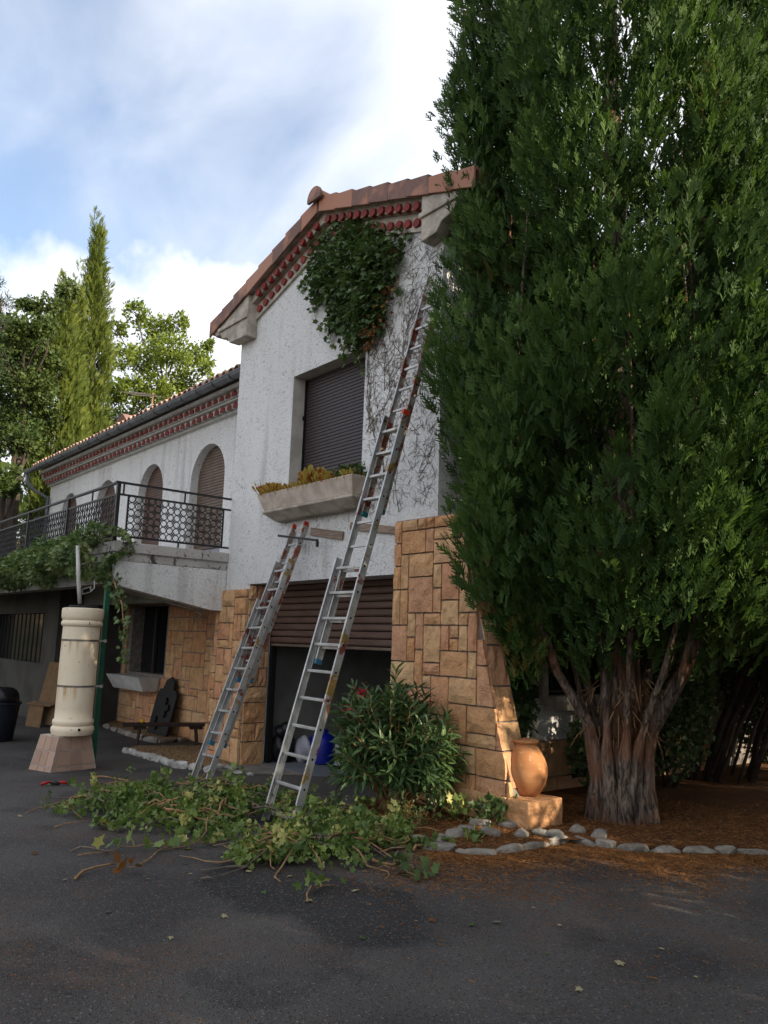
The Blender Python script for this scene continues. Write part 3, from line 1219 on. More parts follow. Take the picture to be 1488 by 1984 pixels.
# ends are closed flat in the same red
half = ct.build('cornice_tile', M['red'], cornice)
half.location = (0, 0, -50)
proto_used = False
for sgn, xe in ((-1, .47), (1, 3.97)):
    for row, (dz, y) in enumerate(((-.10, -.125), (-.265, -.045))):
        s = .12 + .075 * row
        while s < abs(xe - RX):
            x = RX + sgn * s
            a = math.atan(SL) * (1 if sgn < 0 else -1)
            if not proto_used:
                o = half
                proto_used = True
            else:
                o = share(half, cornice)
            o.location = (x, y, roofz(x) + dz + rnd.uniform(-.006, .006))
            o.rotation_euler = (0, -a + rnd.uniform(-.07, .07), 0)
            s += .152

# moulded concrete kneelers at both eaves
for sgn, x0 in ((-1, 0.0), (1, W)):
    def X(q): return x0 + sgn * q if sgn > 0 else x0 - q
    qm = -.42 if sgn < 0 else -.17
    kn = MB()
    top = lambda q: roofz(X(q)) + .0
    prof = [(qm, top(qm)), (.52, top(.52)), (.50, top(.52) - .08), (.36, 6.02), (.30, 5.93), (.14, 5.90), (.06, 5.80), (qm, 5.78)]
    kn.prism([(X(q), z) for q, z in prof], -.172, -.002)
    kn.prism([(X(q), z) for q, z in [(qm - .02, 6.04), (.40, 6.04), (.40, 6.10), (qm - .02, 6.10)]], -.20, -.173)
    kn.prism([(X(.003), 5.85), (X(.10), 5.85), (X(.16), 5.93), (X(.5), top(.52) - .08), (X(.5), top(.52) - .01), (X(.003), top(.003) - .02)], .002, 8.9)
    kn.build('kneeler', M['concrete'], house, bevel=.012)

# ================================================================== WING
YW = .6
WXL = -10.25
wing_top = 5.40
arches = [(-1.99, .60), (-4.25, .56), (-6.50, .56), (-8.75, .56)]
FLOOR = 2.75
SPR, = (4.18,)


def arch_pts(cx, hw, n=16):
    return [(cx - hw * math.cos(t), SPR + (4.78 - SPR) * math.sin(t)) for t in np.linspace(0, math.pi, n + 1)]


w = MB()
edges = [WXL] + [q for a in reversed(arches) for q in (a[0] - a[1], a[0] + a[1])] + [0.0]
for i in range(0, len(edges), 2):
    w.add([(edges[i], YW, 2.2), (edges[i + 1], YW, 2.2), (edges[i + 1], YW, wing_top), (edges[i], YW, wing_top)], [(0, 1, 2, 3)])
for cx, hw in arches:
    a = arch_pts(cx, hw)
    for p, q in zip(a[:-1], a[1:]):
        w.add([(p[0], YW, p[1]), (q[0], YW, q[1]), (q[0], YW, wing_top), (p[0], YW, wing_top)], [(0, 1, 2, 3)])
w.box(WXL, WXL + .3, YW + .002, 6.0, 0, wing_top + .2)
w.box(WXL + .302, -.002, 5.7, 6.0, 0, 7.0)
w.build('wing_wall', M['plaster'], house)
for cx, hw in arches:
    rv = MB()
    a = [(cx - hw, 2.2)] + arch_pts(cx, hw) + [(cx + hw, 2.2)]
    for p, q in zip(a[:-1], a[1:]):
        rv.add([(p[0], YW + .001, p[1]), (q[0], YW + .001, q[1]), (q[0], YW + .18, q[1]), (p[0], YW + .18, p[1])], [(3, 2, 1, 0)])
    rv.build('arch_reveal', M['plaster'], house)
for k, (cx, hw) in enumerate(arches):
    bot = (3.04, 2.80, 2.80, 2.80)[k]
    d = MB().box(cx - hw - .05, cx + hw + .05, YW + .181, YW + .20, 2.76, 4.85).build('arched_window', M['dark'], house)
    sm = MB()
    z = bot
    while z < 4.82:
        sm.box(cx - hw - .04, cx + hw + .04, YW + .142, YW + .179, z, z + .046)
        z += .05
    sm.build('shutter_slats', M['slat_taupe'] if k == 0 else M['slat_brown'], d, bevel=.008)['kind'] = 'stuff'
    if k == 0:
        for c in (cx - hw + .13, cx + hw - .14):
            cu = MB()
            for j in range(4):
                cu.tube([(c - .06 + .04 * j, YW + .15, 2.78), (c - .06 + .04 * j, YW + .15, 3.03)], .026, 6)
            cu.build('curtain', M['orange'], d, smooth=True)
        MB().box(cx - hw + .22, cx + hw - .23, YW + .165, YW + .179, 2.77, 3.035).build('pane', M['white_plastic'], d)
# ceiling slab and roof of the wing
rf = MB()
WS = .30


def wroof(y): return 5.47 + WS * (y - .15)


rf.prism([(.17, wroof(.17)), (6.2, wroof(6.2)), (6.2, wroof(6.2) + .06), (.17, wroof(.17) + .06)], WXL - .25, -.004, 'yz')
wroof_o = rf.build('wing_roof', M['concrete'], house)
tl = None
for k in range(54):
    x = -.10 - .19 * k
    if tl is None:
        t_ = MB()
        ring_o = [(.082 * math.cos(t), .075 * math.sin(t)) for t in np.linspace(0, math.pi, 8)]
        ring_i = [(.066 * math.cos(t), .059 * math.sin(t)) for t in np.linspace(math.pi, 0, 8)]
        vs, fs = [], []
        pl = ring_o + ring_i
        n = len(pl)
        for y, zz in ((.09, 0), (.52, .13)):
            vs += [(x + p[0], y, wroof(.09) + .075 + zz + p[1]) for p in pl]
        fs = [tuple(range(n)), tuple(range(2 * n - 1, n - 1, -1))] + [(i, i + n, (i + 1) % n + n, (i + 1) % n) for i in range(n)]
        t_.add(vs, fs)
        tl = t_.build('roof_tile', M['tile_pale'], wroof_o, loc=(x, .09, wroof(.09) + .075))
    else:
        share(tl, wroof_o).location = (x, .09 + rnd.uniform(-.012, .012), wroof(.09) + .075 + rnd.uniform(-.004, .004))
wv = MB()
xs = np.arange(WXL - .25, -.01, .038)
vs = []
for y in np.linspace(.40, 6.2, 8):
    for x in xs:
        vs.append((x, y, wroof(y) + .10 + .05 * math.sin(2 * math.pi * (x + .10) / .19 + math.pi / 2)))
n = len(xs)
wv.add(vs, [(i * n + j, i * n + j + 1, (i + 1) * n + j + 1, (i + 1) * n + j) for i in range(7) for j in range(n - 1)])
wv.build('roof_tiling', M['tile_pale'], wroof_o, smooth=True)['kind'] = 'stuff'
# red cornice of the wing
cb = MB()
cb.box(WXL, -.003, .30, YW - .001, 5.395, 5.455)
cb.box(WXL, -.003, .405, YW - .001, 5.25, 5.28)
cb.box(WXL, -.003, .52, YW - .001, 5.12, 5.15)
cb.box(WXL, -.003, .46, YW - .001, 5.155, 5.245)
cb.box(WXL, -.003, .36, YW - .001, 5.285, 5.39)
wcorn = cb.build('wing_cornice', M['white_paint'], house)
half = None
for row, (y, z, off) in enumerate(((.475, 5.155, 0), (.375, 5.29, .08))):
    x = -.08 - off
    while x > WXL + .05:
        if half is None:
            ct = MB()
            pr = [(.072 * math.cos(t), .084 * math.sin(t)) for t in np.linspace(0, math.pi, 7)]
            ct.prism(pr, -.034, .03)
            half = ct.build('cornice_tile', M['red'], wcorn)
            half.location = (x, y, z)
        else:
            share(half, wcorn).location = (x, y + rnd.uniform(-.006, .006), z)
        x -= .205
# gutter with joint straps, and its downpipe
gx0, gx1, gy, gzz = WXL - .3, -.006, .075, 5.455
gm = MB()
arc = [(gy + (.070) * math.cos(t), gzz + .070 * math.sin(t)) for t in np.linspace(math.pi, 2 * math.pi, 11)]
arc_i = [(gy + .063 * math.cos(t), gzz + .063 * math.sin(t)) for t in np.linspace(2 * math.pi, math.pi, 11)]
gm.prism(arc + arc_i, gx0, gx1, 'yz')
gm.tube([(gx0, gy - .072, gzz), (gx1, gy - .072, gzz)], .011, 6)
gut = gm.build('gutter', M['zinc'], house)
st = None
for k in range(19):
    x = -.35 - .53 * k
    if st is None:
        s_ = MB()
        s_.prism([(gy + .075 * math.cos(t), gzz + .075 * math.sin(t)) for t in np.linspace(math.pi, 2 * math.pi, 11)] +
                 [(gy + .0702 * math.cos(t), gzz + .0702 * math.sin(t)) for t in np.linspace(2 * math.pi, math.pi, 11)], x - .012, x + .012, 'yz')
        st = s_.build('gutter_strap', M['iron'], gut, loc=(x, 0, 0))
    else:
        share(st, gut).location = (x, 0, 0)
MB().tube([(gx0 + .12, gy, gzz - .08), (gx0 + .12, gy, gzz - .25), (gx0 + .2, gy + .15, gzz - .45), (gx0 + .35, YW - .06, gzz - .62), (gx0 + .38, YW - .06, 2.9)], .045, 10).build('downpipe', M['zinc'], house, smooth=True)
# wall lantern at the far corner
lp = np.array([WXL + .02, YW - .22, 4.10])
lant = thing('wall_lantern', 'small black iron lantern on the far corner of the wing wall', 'lantern', lp)
MB().tube([lp + (.05, .215, .1), lp + (.03, .1, .36), lp + (0, .02, .38), lp + (0, 0, .28)], .012, 6).build('bracket', M['iron'], lant)
MB().lathe([(.02, .28), (.12, .20), (.10, .17), (.065, -.06), (.03, -.1)], lp, 6).build('lamp_body', M['iron'], lant)
# chimney and television aerial standing on the wing roof
ch = P(258, 826, 1, 2.6)
cm = thing('chimney', 'low terracotta capped chimney on the wing roof', 'chimney', (ch[0], 2.6, ch[2] - .35))
MB().box(ch[0] - .28, ch[0] + .28, 2.35, 2.85, ch[2] - .9, ch[2]).build('stack', M['tile'], cm)
c_ = MB()
c_.prism([(ch[0] - .42, ch[2] + .02), (ch[0] + .42, ch[2] + .02), (ch[0] + .1, ch[2] + .26), (ch[0] - .2, ch[2] + .22)], 2.25, 2.95)
c_.build('cap', M['tile'], cm)
a0 = P(293, 835, 1, 3.2)
a1 = P(296, 762, 1, 3.2)
aer = thing('television_aerial', 'thin rusty television aerial above the wing roof', 'aerial', (a0[0], 3.2, a0[2] - .3))
MB().tube([a0 - (0, 0, .5), a1], .02, 6).build('mast', M['stem'], aer)
ab = MB()
b0, b1 = P(245, 762, 1, 3.2), P(302, 766, 1, 3.2)
ab.tube([b0, b1], .012, 5)
for k in range(9):
    c = b0 + (b1 - b0) * (k + .5) / 9
    ab.tube([c + (0, -.3, 0), c + (0, .3, 0)], .006, 4)
b2, b3 = P(275, 800, 1, 3.2), P(296, 790, 1, 3.2)
ab.tube([P(272, 782, 1, 3.2), P(285, 786, 1, 3.2), P(272, 800, 1, 3.2), P(290, 806, 1, 3.2)], .008, 4)
ab.build('antenna_rods', M['steel'], aer)

# ================================================================== BALCONY
bm_ = MB()
BY = -1.60
BXL = -9.8
bm_.box(BXL, -.002, BY, .598, 2.52, 2.745)                 # slab with its fascia
bal = bm_.build('balcony', M['render_stain'], house, bevel=.01)
mb = MB()
mb.box(BXL - .02, .03, BY - .03, BY + .1, 2.63, 2.765)
mb.box(-.10, .028, BY + .102, -.003, 2.63, 2.762)
mb.build('balcony_edge', M['render_stain'], bal, bevel=.01)
# end beam deepening toward the wall
eb = MB()
eb.prism([(BY + .02, 2.22), (-.20, 1.965), (-.003, 1.965), (-.003, 2.518), (BY + .02, 2.518)], -.22, -.006, 'yz')
eb.build('balcony_beam', M['plaster'], bal)
eb = MB()
eb.prism([(-1.42, 2.16), (-.20, 1.93), (-.20, 1.955), (-1.42, 2.185)], -.30, -.222, 'yz')
eb.box(BXL, -.225, BY + .02, BY + .25, 2.24, 2.518)
eb.box(BXL, -.31, -.2, 0.0, 2.10, 2.518)
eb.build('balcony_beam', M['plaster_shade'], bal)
# iron railing
RXX, RY = -.03, BY - .01
mb = MB()
mb.box(RXX - .022, RXX + .022, RY - .022, RY + .022, 2.76, 3.51)
railing = mb.build('railing', M['iron'], house)
hr = MB()
hr.box(RXX - .025, RXX + .025, RY - .04, .01, 3.512, 3.535)
hr.box(BXL, RXX - .0255, RY - .025, RY + .025, 3.512, 3.535)
hr.build('handrail', M['iron'], railing)
br = MB()
for z in (3.37, 2.835):
    br.box(RXX - .012, RXX + .012, RY + .023, .01, z - .012, z + .012)
    br.box(BXL, RXX - .023, RY - .012, RY + .012, z - .012, z + .012)
for y in (-1.47, -.10):
    br.box(RXX - .010, RXX + .010, y - .010, y + .010, 2.848, 3.357)
br.box(RXX - .009, RXX + .009, -.70, -.682, 3.383, 3.51)
br.box(RXX - .009, RXX + .009, -.75, -.732, 2.765, 2.822)
br.box(RXX - .009, RXX + .009, RY + .06, RY + .078, 3.383, 3.51)
for x in np.arange(-.95, BXL, -.95):
    br.box(x - .009, x + .009, RY - .009, RY + .009, 3.383, 3.51)
    br.box(x - .009, x + .009, RY - .009, RY + .009, 2.765, 2.822)
br.build('rail_bar', M['iron'], railing)
pst = None
for x in np.arange(-1.9, BXL, -1.9):
    if pst is None:
        mb = MB()
        mb.box(-.02, .02, -.02, .02, -.375, .375)
        pst = mb.build('post', M['iron'], railing)
        pst.location = (x, RY, 3.136)
    else:
        share(pst, railing).location = (x, RY, 3.136)


def torus(R, r, n=12, k=4):
    vs = [(0, (R + r * math.cos(2 * math.pi * j / k)) * math.cos(2 * math.pi * i / n), (R + r * math.cos(2 * math.pi * j / k)) * math.sin(2 * math.pi * i / n)) for i in range(n) for j in range(k)]
    vs = [(r * math.sin(2 * math.pi * (q % k) / k), v[1], v[2]) for q, v in enumerate(vs)]
    fs = [(i * k + j, i * k + (j + 1) % k, ((i + 1) % n) * k + (j + 1) % k, ((i + 1) % n) * k + j) for i in range(n) for j in range(k)]
    return vs, fs


RR = .042
ring = MB().add(*torus(RR, .0065)).build('ring', M['iron'], railing)
spots = []
ny = 15
for i in range(ny):
    for j in range(6):
        spots.append(((RXX, -1.42 + i * .0905, 2.885 + j * .0885), 0))
fx = []
i = 0
x = -.16
while x > BXL + .1:
    for j in range(6):
        fx.append(((x, RY, 2.885 + j * .0885), math.pi / 2))
    x -= .0905
ring.location = spots[0][0]
for (p, a) in spots[1:] + fx[:190]:
    c = share(ring, railing)
    c.location = p
    c.rotation_euler = (0, 0, a)
rest = MB()
for (p, a) in fx[190:]:
    vs, fs = torus(RR, .0065, 8, 3)
    rest.add([(p[0] + v[1], p[1] + v[0], p[2] + v[2]) for v in vs], fs)
rest.build('ring_lattice', M['iron'], railing)['kind'] = 'stuff'
# little spear crosses where four rings meet
cr = MB()
for i in range(0, ny - 1):
    for j in range(0, 5):
        if (i + j) % 2: continue
        c = np.array([RXX, -1.42 + (i + .5) * .0905, 2.885 + (j + .5) * .0885])
        for d in ((0, .03, .03), (0, .03, -.03)):
            d = np.array(d)
            cr.tube([c - d, c, c + d], [.002, .009, .002], 4)
i = 0
for i in range(0, 60):
    for j in range(0, 5):
        if (i + j) % 2: continue
        c = np.array([-.16 - (i + .5) * .0905, RY, 2.885 + (j + .5) * .0885])
        for d in ((.03, 0, .03), (.03, 0, -.03)):
            d = np.array(d)
            cr.tube([c - d, c, c + d], [.002, .008, .002], 4)
cr.build('spear_crosses', M['iron'], railing)['kind'] = 'stuff'

# ---------------------------------------------------------------- the covered area under the balcony
NX0, NX1, NZ0, NZ1 = -4.55, -3.08, .94, 2.12
XR = -4.95
w = MB()
w.prism([(XR, 0), (NX0, 0), (NX0, 2.6), (XR, 2.6)], YW, YW + .3)
w.prism([(NX0, 0), (NX1, 0), (NX1, NZ0), (NX0, NZ0)], YW, YW + .3)
w.prism([(NX0, NZ1), (NX1, NZ1), (NX1, 2.6), (NX0, 2.6)], YW, YW + .3)
w.prism([(NX1, 0), (-.002, 0), (-.002, 2.6), (NX1, 2.6)], YW, YW + .3)
uw = w.build('terrace_wall', M['mortar'], house)
cu, cv = .155, .1125
lay = pack(30, 19, WTS, 44, blocked=lambda i, j: (XR + .1 + (i + 1) * cu > NX0 - .02 and XR + .1 + i * cu < NX1 + .02 and (j + 1) * cv > NZ0))
ashlar(uw, cu, cv, lay, lambda u, d, v: (XR + .1 + u, YW - .001 - d * .7, v), M['stone'])
tw = MB().box(NX0 - .0, NX1 + .0, YW + .22, YW + .24, NZ0, NZ1).build('terrace_window', M['glass'], house)
mb = MB()
mb.box(NX0 + .6, NX0 + .66, YW + .16, YW + .21, NZ0, NZ1)
mb.box(NX1 - .32, NX1 - .02, YW + .15, YW + .17, NZ0 + .02, NZ1)
mb.build('window_frame', M['slat_purple'], tw)
# return wall with the dark doorway, and the plastered store front further left
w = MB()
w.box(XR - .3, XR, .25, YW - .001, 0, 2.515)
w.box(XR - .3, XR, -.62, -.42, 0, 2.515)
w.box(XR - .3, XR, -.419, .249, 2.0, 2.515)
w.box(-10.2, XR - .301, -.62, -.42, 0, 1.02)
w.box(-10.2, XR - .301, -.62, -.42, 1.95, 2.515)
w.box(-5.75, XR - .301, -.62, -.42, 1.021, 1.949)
w.build('store_wall', M['plaster_deep_shade'], house)
MB().box(XR - .26, XR - .2, -.419, .249, 0, 1.998).build('door', M['dark_wood'], house)
sw = MB().box(-10.2, -5.751, -.5, -.48, 1.021, 1.949).build('store_window', M['glass'], house)
mb = MB()
for x in np.arange(-10.1, -5.8, .28):
    mb.box(x, x + .014, -.515, -.503, 1.022, 1.948)
mb.build('window_bars', M['iron'], sw)

# ================================================================== LADDERS
def ladder(label, P0, U, V, Wn, secs, d, mats, foot_mats, top_caps=None, group='extension ladders leaning on the facade'):
    """secs: (width, t_start, t_end, first_rung); each section stands one rail-depth nearer the wall"""
    P0, U, V, Wn = (np.array(q, float) for q in (P0, U, V, Wn))
    U /= np.linalg.norm(U)
    V = V - U * (U @ V)
    V /= np.linalg.norm(V)
    Wn = np.cross(V, U)
    if Wn[1] < 0: Wn = -Wn
    root = thing('extension_ladder', label, 'ladder', P0, group)
    for i, (wd, t0, t1, k0) in enumerate(secs):
        dep = .034
        c0 = P0 + Wn * (.045 * i)
        sec = None
        for s_ in (-1, 1):
            mb = MB()
            cc = c0 + V * (s_ * wd / 2) + U * (t0 + t1) / 2
            # rail: open channel, web outside and two lips
            web = .0035
            mb.obox(cc + V * s_ * .0105, V, Wn, U, web / 2, dep, (t1 - t0) / 2)
            mb.obox(cc + V * s_ * 0 + Wn * (dep - .003), V, Wn, U, .0085, .003, (t1 - t0) / 2 - .001)
            mb.obox(cc + V * s_ * 0 - Wn * (dep - .003), V, Wn, U, .0085, .003, (t1 - t0) / 2 - .001)
            if sec is None:
                sec = mb.build('ladder_section', mats[i][0], root)
            else:
                mb.build('rail', mats[i][1], sec)
        k = k0
        rung = None
        while k < t1 - .06:
            if k > t0 + .03:
                mb = MB()
                c = c0 + U * k
                mb.obox(c, V, Wn * .8 + U * .25, U * .9 - Wn * .28, wd / 2 - .0095, .016, .0125)
                if rung is None:
                    rung = mb.build('rung', M['alu_plain'], sec, bevel=.003)
                    kr = k
                else:
                    q = share(rung, sec)
                    q.location = tuple(U * (k - kr))
                # square rung end showing in the outer web
                mb = MB()
                e = c + V * (wd / 2 + .0125)
                mb.obox(e, V, Wn, U, .0012, .009, .009)
                mb.build('rung_end', M['dark'], sec)
            k += d
        for s_ in (-1, 1):
            if foot_mats[i] is not None:
                mb = MB()
                mb.obox(c0 + V * (s_ * wd / 2) + U * (t0 - .015), V, Wn, U, .014, .036, .024)
                mb.build('foot', foot_mats[i], sec, bevel=.006)
        if top_caps and top_caps[i]:
            for s_, m_ in top_caps[i]:
                mb = MB()
                mb.obox(c0 + V * (s_ * wd / 2) + U * (t1 + .004), V, Wn, U, .017, .039, .026)
                mb.build('end_cap', m_, sec, bevel=.008)
    return root


ladder('tall three-part aluminium ladder reaching almost to the gable eave', (4.063, -1.595, .092), (.011, .2706, .9626), (.9998, -.0173, -.0066), (.0149, .9625, -.2707),
       [(.425, -.06, 2.37, .078 - .243), (.300, 1.40, 3.86, 2.492 - .243 * 4), (.262, 2.86, 5.36, 3.959 - .243 * 4)], .243,
       [(M['alu_plain'], M['alu']), (M['alu_plain'], M['alu']), (M['alu_red'], M['alu_red'])],
       [None, M['blue_foot'], M['teal']], [None, [(1, M['orange_plastic']), (-1, M['chrome'])], None])
ladder('shorter ladder with orange-capped rails ending below the window planter', (1.834, -1.173, .050), (-.0147, .3407, .9401), (.9983, -.0482, .0331), (.0565, .9389, -.3394),
       [(.355, -.05, 2.15, .308), (.300, .46, 2.66, 2.036 - .246 * 6), (.270, 1.20, 3.15, 2.036 - .246 * 3 + .12)], .246,
       [(M['alu_plain'], M['alu']), (M['alu_plain'], M['alu']), (M['alu_red'], M['alu_red'])],
       [None, M['blue_foot'], M['blue_foot']], [None, None, [(1, M['orange_plastic']), (-1, M['orange_plastic'])]])
a, c = P(540, 1038, 1, -.16), P(615, 1047, 1, -.16)
bar = thing('metal_bar', 'black metal bar laid across the top of the shorter ladder', 'metal bar', (a + c) / 2)
ax = (c - a) / np.linalg.norm(c - a)
mb = MB()
mb.obox((a + c) / 2, ax, (0, 1, 0), np.cross(ax, (0, 1, 0)), np.linalg.norm(c - a) / 2, .016, .014)
mb.build('tube', M['iron'], bar)
MB().obox(c + np.array([.0, 0, -.045]), (1, 0, 0), (0, 1, 0), (0, 0, 1), .012, .014, .03).build('hook', M['iron'], bar)

# ================================================================== WINDOW PLANTER
PX0, PX1 = 1.22, 3.19
pa = thing('window_planter', 'long pale concrete trough fixed under the shuttered window', 'planter', (2.15, 0, 3.1))
mb = MB()
zt, zb = 3.385, 3.185
F = .32
prof_o = [(-.003, zb), (-F + .075, zb), (-F, zt), (-F + .05, zt), (-F + .11, zt - .09), (-.003, zt - .09)]
vs = []
E_ = .075
# trough with sloping front and ends
def ring_at(z, t):
    y = -F + .075 * (1 - t)
    return [(PX0 + E_ * (1 - t), -.003, z), (PX0 + E_ * (1 - t), y, z), (PX1 - E_ * (1 - t), y, z), (PX1 - E_ * (1 - t), -.003, z)]
r0, r1 = ring_at(zb, 0), ring_at(zt, 1)
ri = [(PX0 + .06, -.05, zt), (PX0 + .06, -F + .055, zt), (PX1 - .06, -F + .055, zt), (PX1 - .06, -.05, zt)]
rj = [(x, y, zt - .07) for x, y, z in ri]
vs = r0 + r1 + ri + rj
fs = [(3, 2, 1, 0)]
for k in range(4):
    j = (k + 1) % 4
    fs += [(k, j, 4 + j, 4 + k), (4 + k, 4 + j, 8 + j, 8 + k), (8 + k, 8 + j, 12 + j, 12 + k)]
fs += [(12, 13, 14, 15)]
mb.add(vs, fs)
mb.build('trough', M['planter'] if 'planter' in M else M['concrete'], pa, bevel=.008)
mb = MB()
# moulded shelf under it, tapering back to the wall
q0 = [(PX0 + .10, -.003, 3.06), (PX0 + .16, -.13, 3.06), (PX1 - .16, -.13, 3.06), (PX1 - .10, -.003, 3.06)]
q1 = [(PX0 + .055, -.003, 3.155), (PX0 + .055, -F + .055, 3.155), (PX1 - .055, -F + .055, 3.155), (PX1 - .055, -.003, 3.155)]
q2 = [(x, y, 3.182) for x, y, z in q1]
vs = q0 + q1 + q2
fs = [(3, 2, 1, 0), (8, 9, 10, 11)]
for k in range(4):
    j = (k + 1) % 4
    fs += [(k, j, 4 + j, 4 + k), (4 + k, 4 + j, 8 + j, 8 + k)]
mb.add(vs, fs)
mb.build('shelf', M['concrete'], pa, bevel=.006)

# ================================================================== BARREL ON ITS PLINTH
g0 = gp(97, 1497)
gR = gp(185, 1490)
bx, by = -.14, -1.94          # plinth centre
pz = gz(bx, by)
pl = thing('tiled_plinth', 'truncated pyramid plinth clad in pinkish square tiles', 'plinth', (bx, by, pz))
ang = math.atan2(gR[1] - g0[1], gR[0] - g0[0])
e1 = np.array([math.cos(ang), math.sin(ang), 0])
e2 = np.array([-math.sin(ang), math.cos(ang), 0])
if e2 @ (CAM - np.array([bx, by, 0])) > 0: e2 = -e2
hb = np.linalg.norm((gR - g0)[:2]) / 2
ht = hb * .70
ht2 = hb * .60
hp = .40
hb2 = hb * .72
cB = np.array([g0[0], g0[1], 0]) + e1 * hb + e2 * hb2      # true centre from the front edge
bx, by = cB[0], cB[1]
pz = gz(bx, by)
pl.location = (bx, by, pz)
ORG[pl.name] = np.array([bx, by, pz])
C0 = np.array([bx, by, pz])
mb = MB()
cs = [(-1, -1), (1, -1), (1, 1), (-1, 1)]
vs = [C0 + e1 * hb * s * .985 + e2 * hb2 * t * .985 for s, t in cs] + [C0 + e1 * ht * s * .98 + e2 * ht2 * t * .98 + np.array([0, 0, hp]) for s, t in cs]
mb.add(vs, [(0, 1, 2, 3), (7, 6, 5, 4), (0, 4, 5, 1), (1, 5, 6, 2), (2, 6, 7, 3), (3, 7, 4, 0)])
mb.build('core', M['grout'], pl)
full = [C0 + e1 * hb * s + e2 * hb2 * t for s, t in cs]
topc = [C0 + e1 * ht * s + e2 * ht2 * t + np.array([0, 0, hp]) for s, t in cs]
for f in range(4):
    A, B, Cc, D = full[f], full[(f + 1) % 4], topc[(f + 1) % 4], topc[f]
    rows = [0, .16, .58, 1.0]
    for r0_, r1_ in zip(rows[:-1], rows[1:]):
        cols = [0, .12, .40, .70, 1.0] if f in (0, 2) else [0, .36, .70, 1.0]
        for c0_, c1_ in zip(cols[:-1], cols[1:]):
            g = .012
            def Q(u, v):
                lo = A + (B - A) * u
                hi = D + (Cc - D) * u
                return lo + (hi - lo) * v
            q = [Q(c0_ + g, r0_ + g * 1.2), Q(c1_ - g, r0_ + g * 1.2), Q(c1_ - g, r1_ - g * 1.2), Q(c0_ + g, r1_ - g * 1.2)]
            nrm = np.cross(q[1] - q[0], q[3] - q[0])
            nrm /= np.linalg.norm(nrm)
            if nrm @ (np.mean(q, 0) - C0 - np.array([0, 0, .2])) < 0: nrm = -nrm
            mb = MB()
            mb.add([p + nrm * .004 for p in q] + [p - nrm * .004 for p in q], [(0, 1, 2, 3), (7, 6, 5, 4), (0, 4, 5, 1), (1, 5, 6, 2), (2, 6, 7, 3), (3, 7, 4, 0)])
            mb.build('tile', M['plinth_tile'], pl, loc=np.mean(q, 0) - C0)
for f in range(4):
    MB().tube([full[f] + np.array([0, 0, .0]), topc[f]], .007, 5).build('edge_trim', M['grout'], pl)

bz0 = pz + hp + .004
BT = 1.90
RB = .226
bx += .045
by += .055
brl = thing('water_barrel', 'tall cream cylinder barrel banded with two grey straps', 'barrel', (bx, by, bz0))
Cb = np.array([bx, by, bz0])
H = BT - bz0
prof = [(.23, 0), (RB + .008, .012), (RB + .018, .05), (RB + .015, .085), (RB - .004, .105), (RB + .003, .12), (RB + .009, .145), (RB + .003, .17), (RB - .012, .185)]
prof += [(RB - .012, .30), (RB - .010, .8), (RB - .012, H - .225)]
prof += [(RB + .004, H - .215), (RB + .014, H - .19), (RB + .004, H - .160), (RB - .004, H - .150), (RB + .004, H - .142), (RB + .015, H - .11), (RB + .017, H - .04), (RB + .012, H - .008), (RB - .02, H)]
MB().lathe(prof, Cb, 40).build('body', M['cream'], brl, smooth=True, angle=50)
mb = MB()
mb.lathe([(.17, H), (.175, H + .015), (.16, H + .03), (.05, H + .034)], Cb, 24)
mb.build('lid', M['cast_iron'], brl)
post_dir = None
for z in (1.515, .978):
    mb = MB()
    mb.lathe([(RB - .0118, z - bz0 - .011), (RB - .007, z - bz0 - .011), (RB - .007, z - bz0 + .011), (RB - .0118, z - bz0 + .011)], Cb, 40, cap=False)
    d = RIGHT * np.array([1, 1, 0])
    d /= np.linalg.norm(d)
    c = Cb + d * (RB + .02) + np.array([0, 0, z - bz0])
    mb.obox(c, d, np.cross((0, 0, 1), d), (0, 0, 1), .05, .012, .010)
    mb.obox(c + d * .06, d, np.cross((0, 0, 1), d), (0, 0, 1), .012, .02, .018)
    mb.build('strap', M['steel'], brl)
toc = CAM - Cb
toc[2] = 0
toc /= np.linalg.norm(toc)
MB().tube([Cb + toc * (RB + .01) + d * .08 + np.array([0, 0, .075]), Cb + toc * (RB + .028) + d * .08 + np.array([0, 0, .075])], .016, 10).build('bung', M['dark'], brl)
mb = MB()
for q in range(5):
    c = Cb + toc * (RB - .02 + .042) + d * (.06 + .012 * q) + np.array([0, 0, H - .175 + .006 * math.sin(q * 2.4)])
mb.tube([Cb + toc * (RB + .005) + d * .085 + np.array([0, 0, H - .165]), Cb + toc * (RB + .008) + d * .09 + np.array([0, 0, H - .185]), Cb + toc * (RB + .006) + d * .082 + np.array([0, 0, H - .20])], .005, 5)
mb.build('drip_hook', M['dark'], brl)
# rainwater pipe coming down into the lid
pz0 = Cb + np.array([0, 0, H + .03])
p1 = P(155, 1170, 0, bx)
p2 = P(149, 1076, 0, bx)
rp = thing('rainwater_pipe', 'pale grey pipe rising from the barrel into the ivy', 'pipe', p1)
MB().tube([p1, p1 + (p2 - p1) * .5, p2 + (0, 0, .12)], .024, 12).build('tube', M['white_paint'], rp, smooth=True)
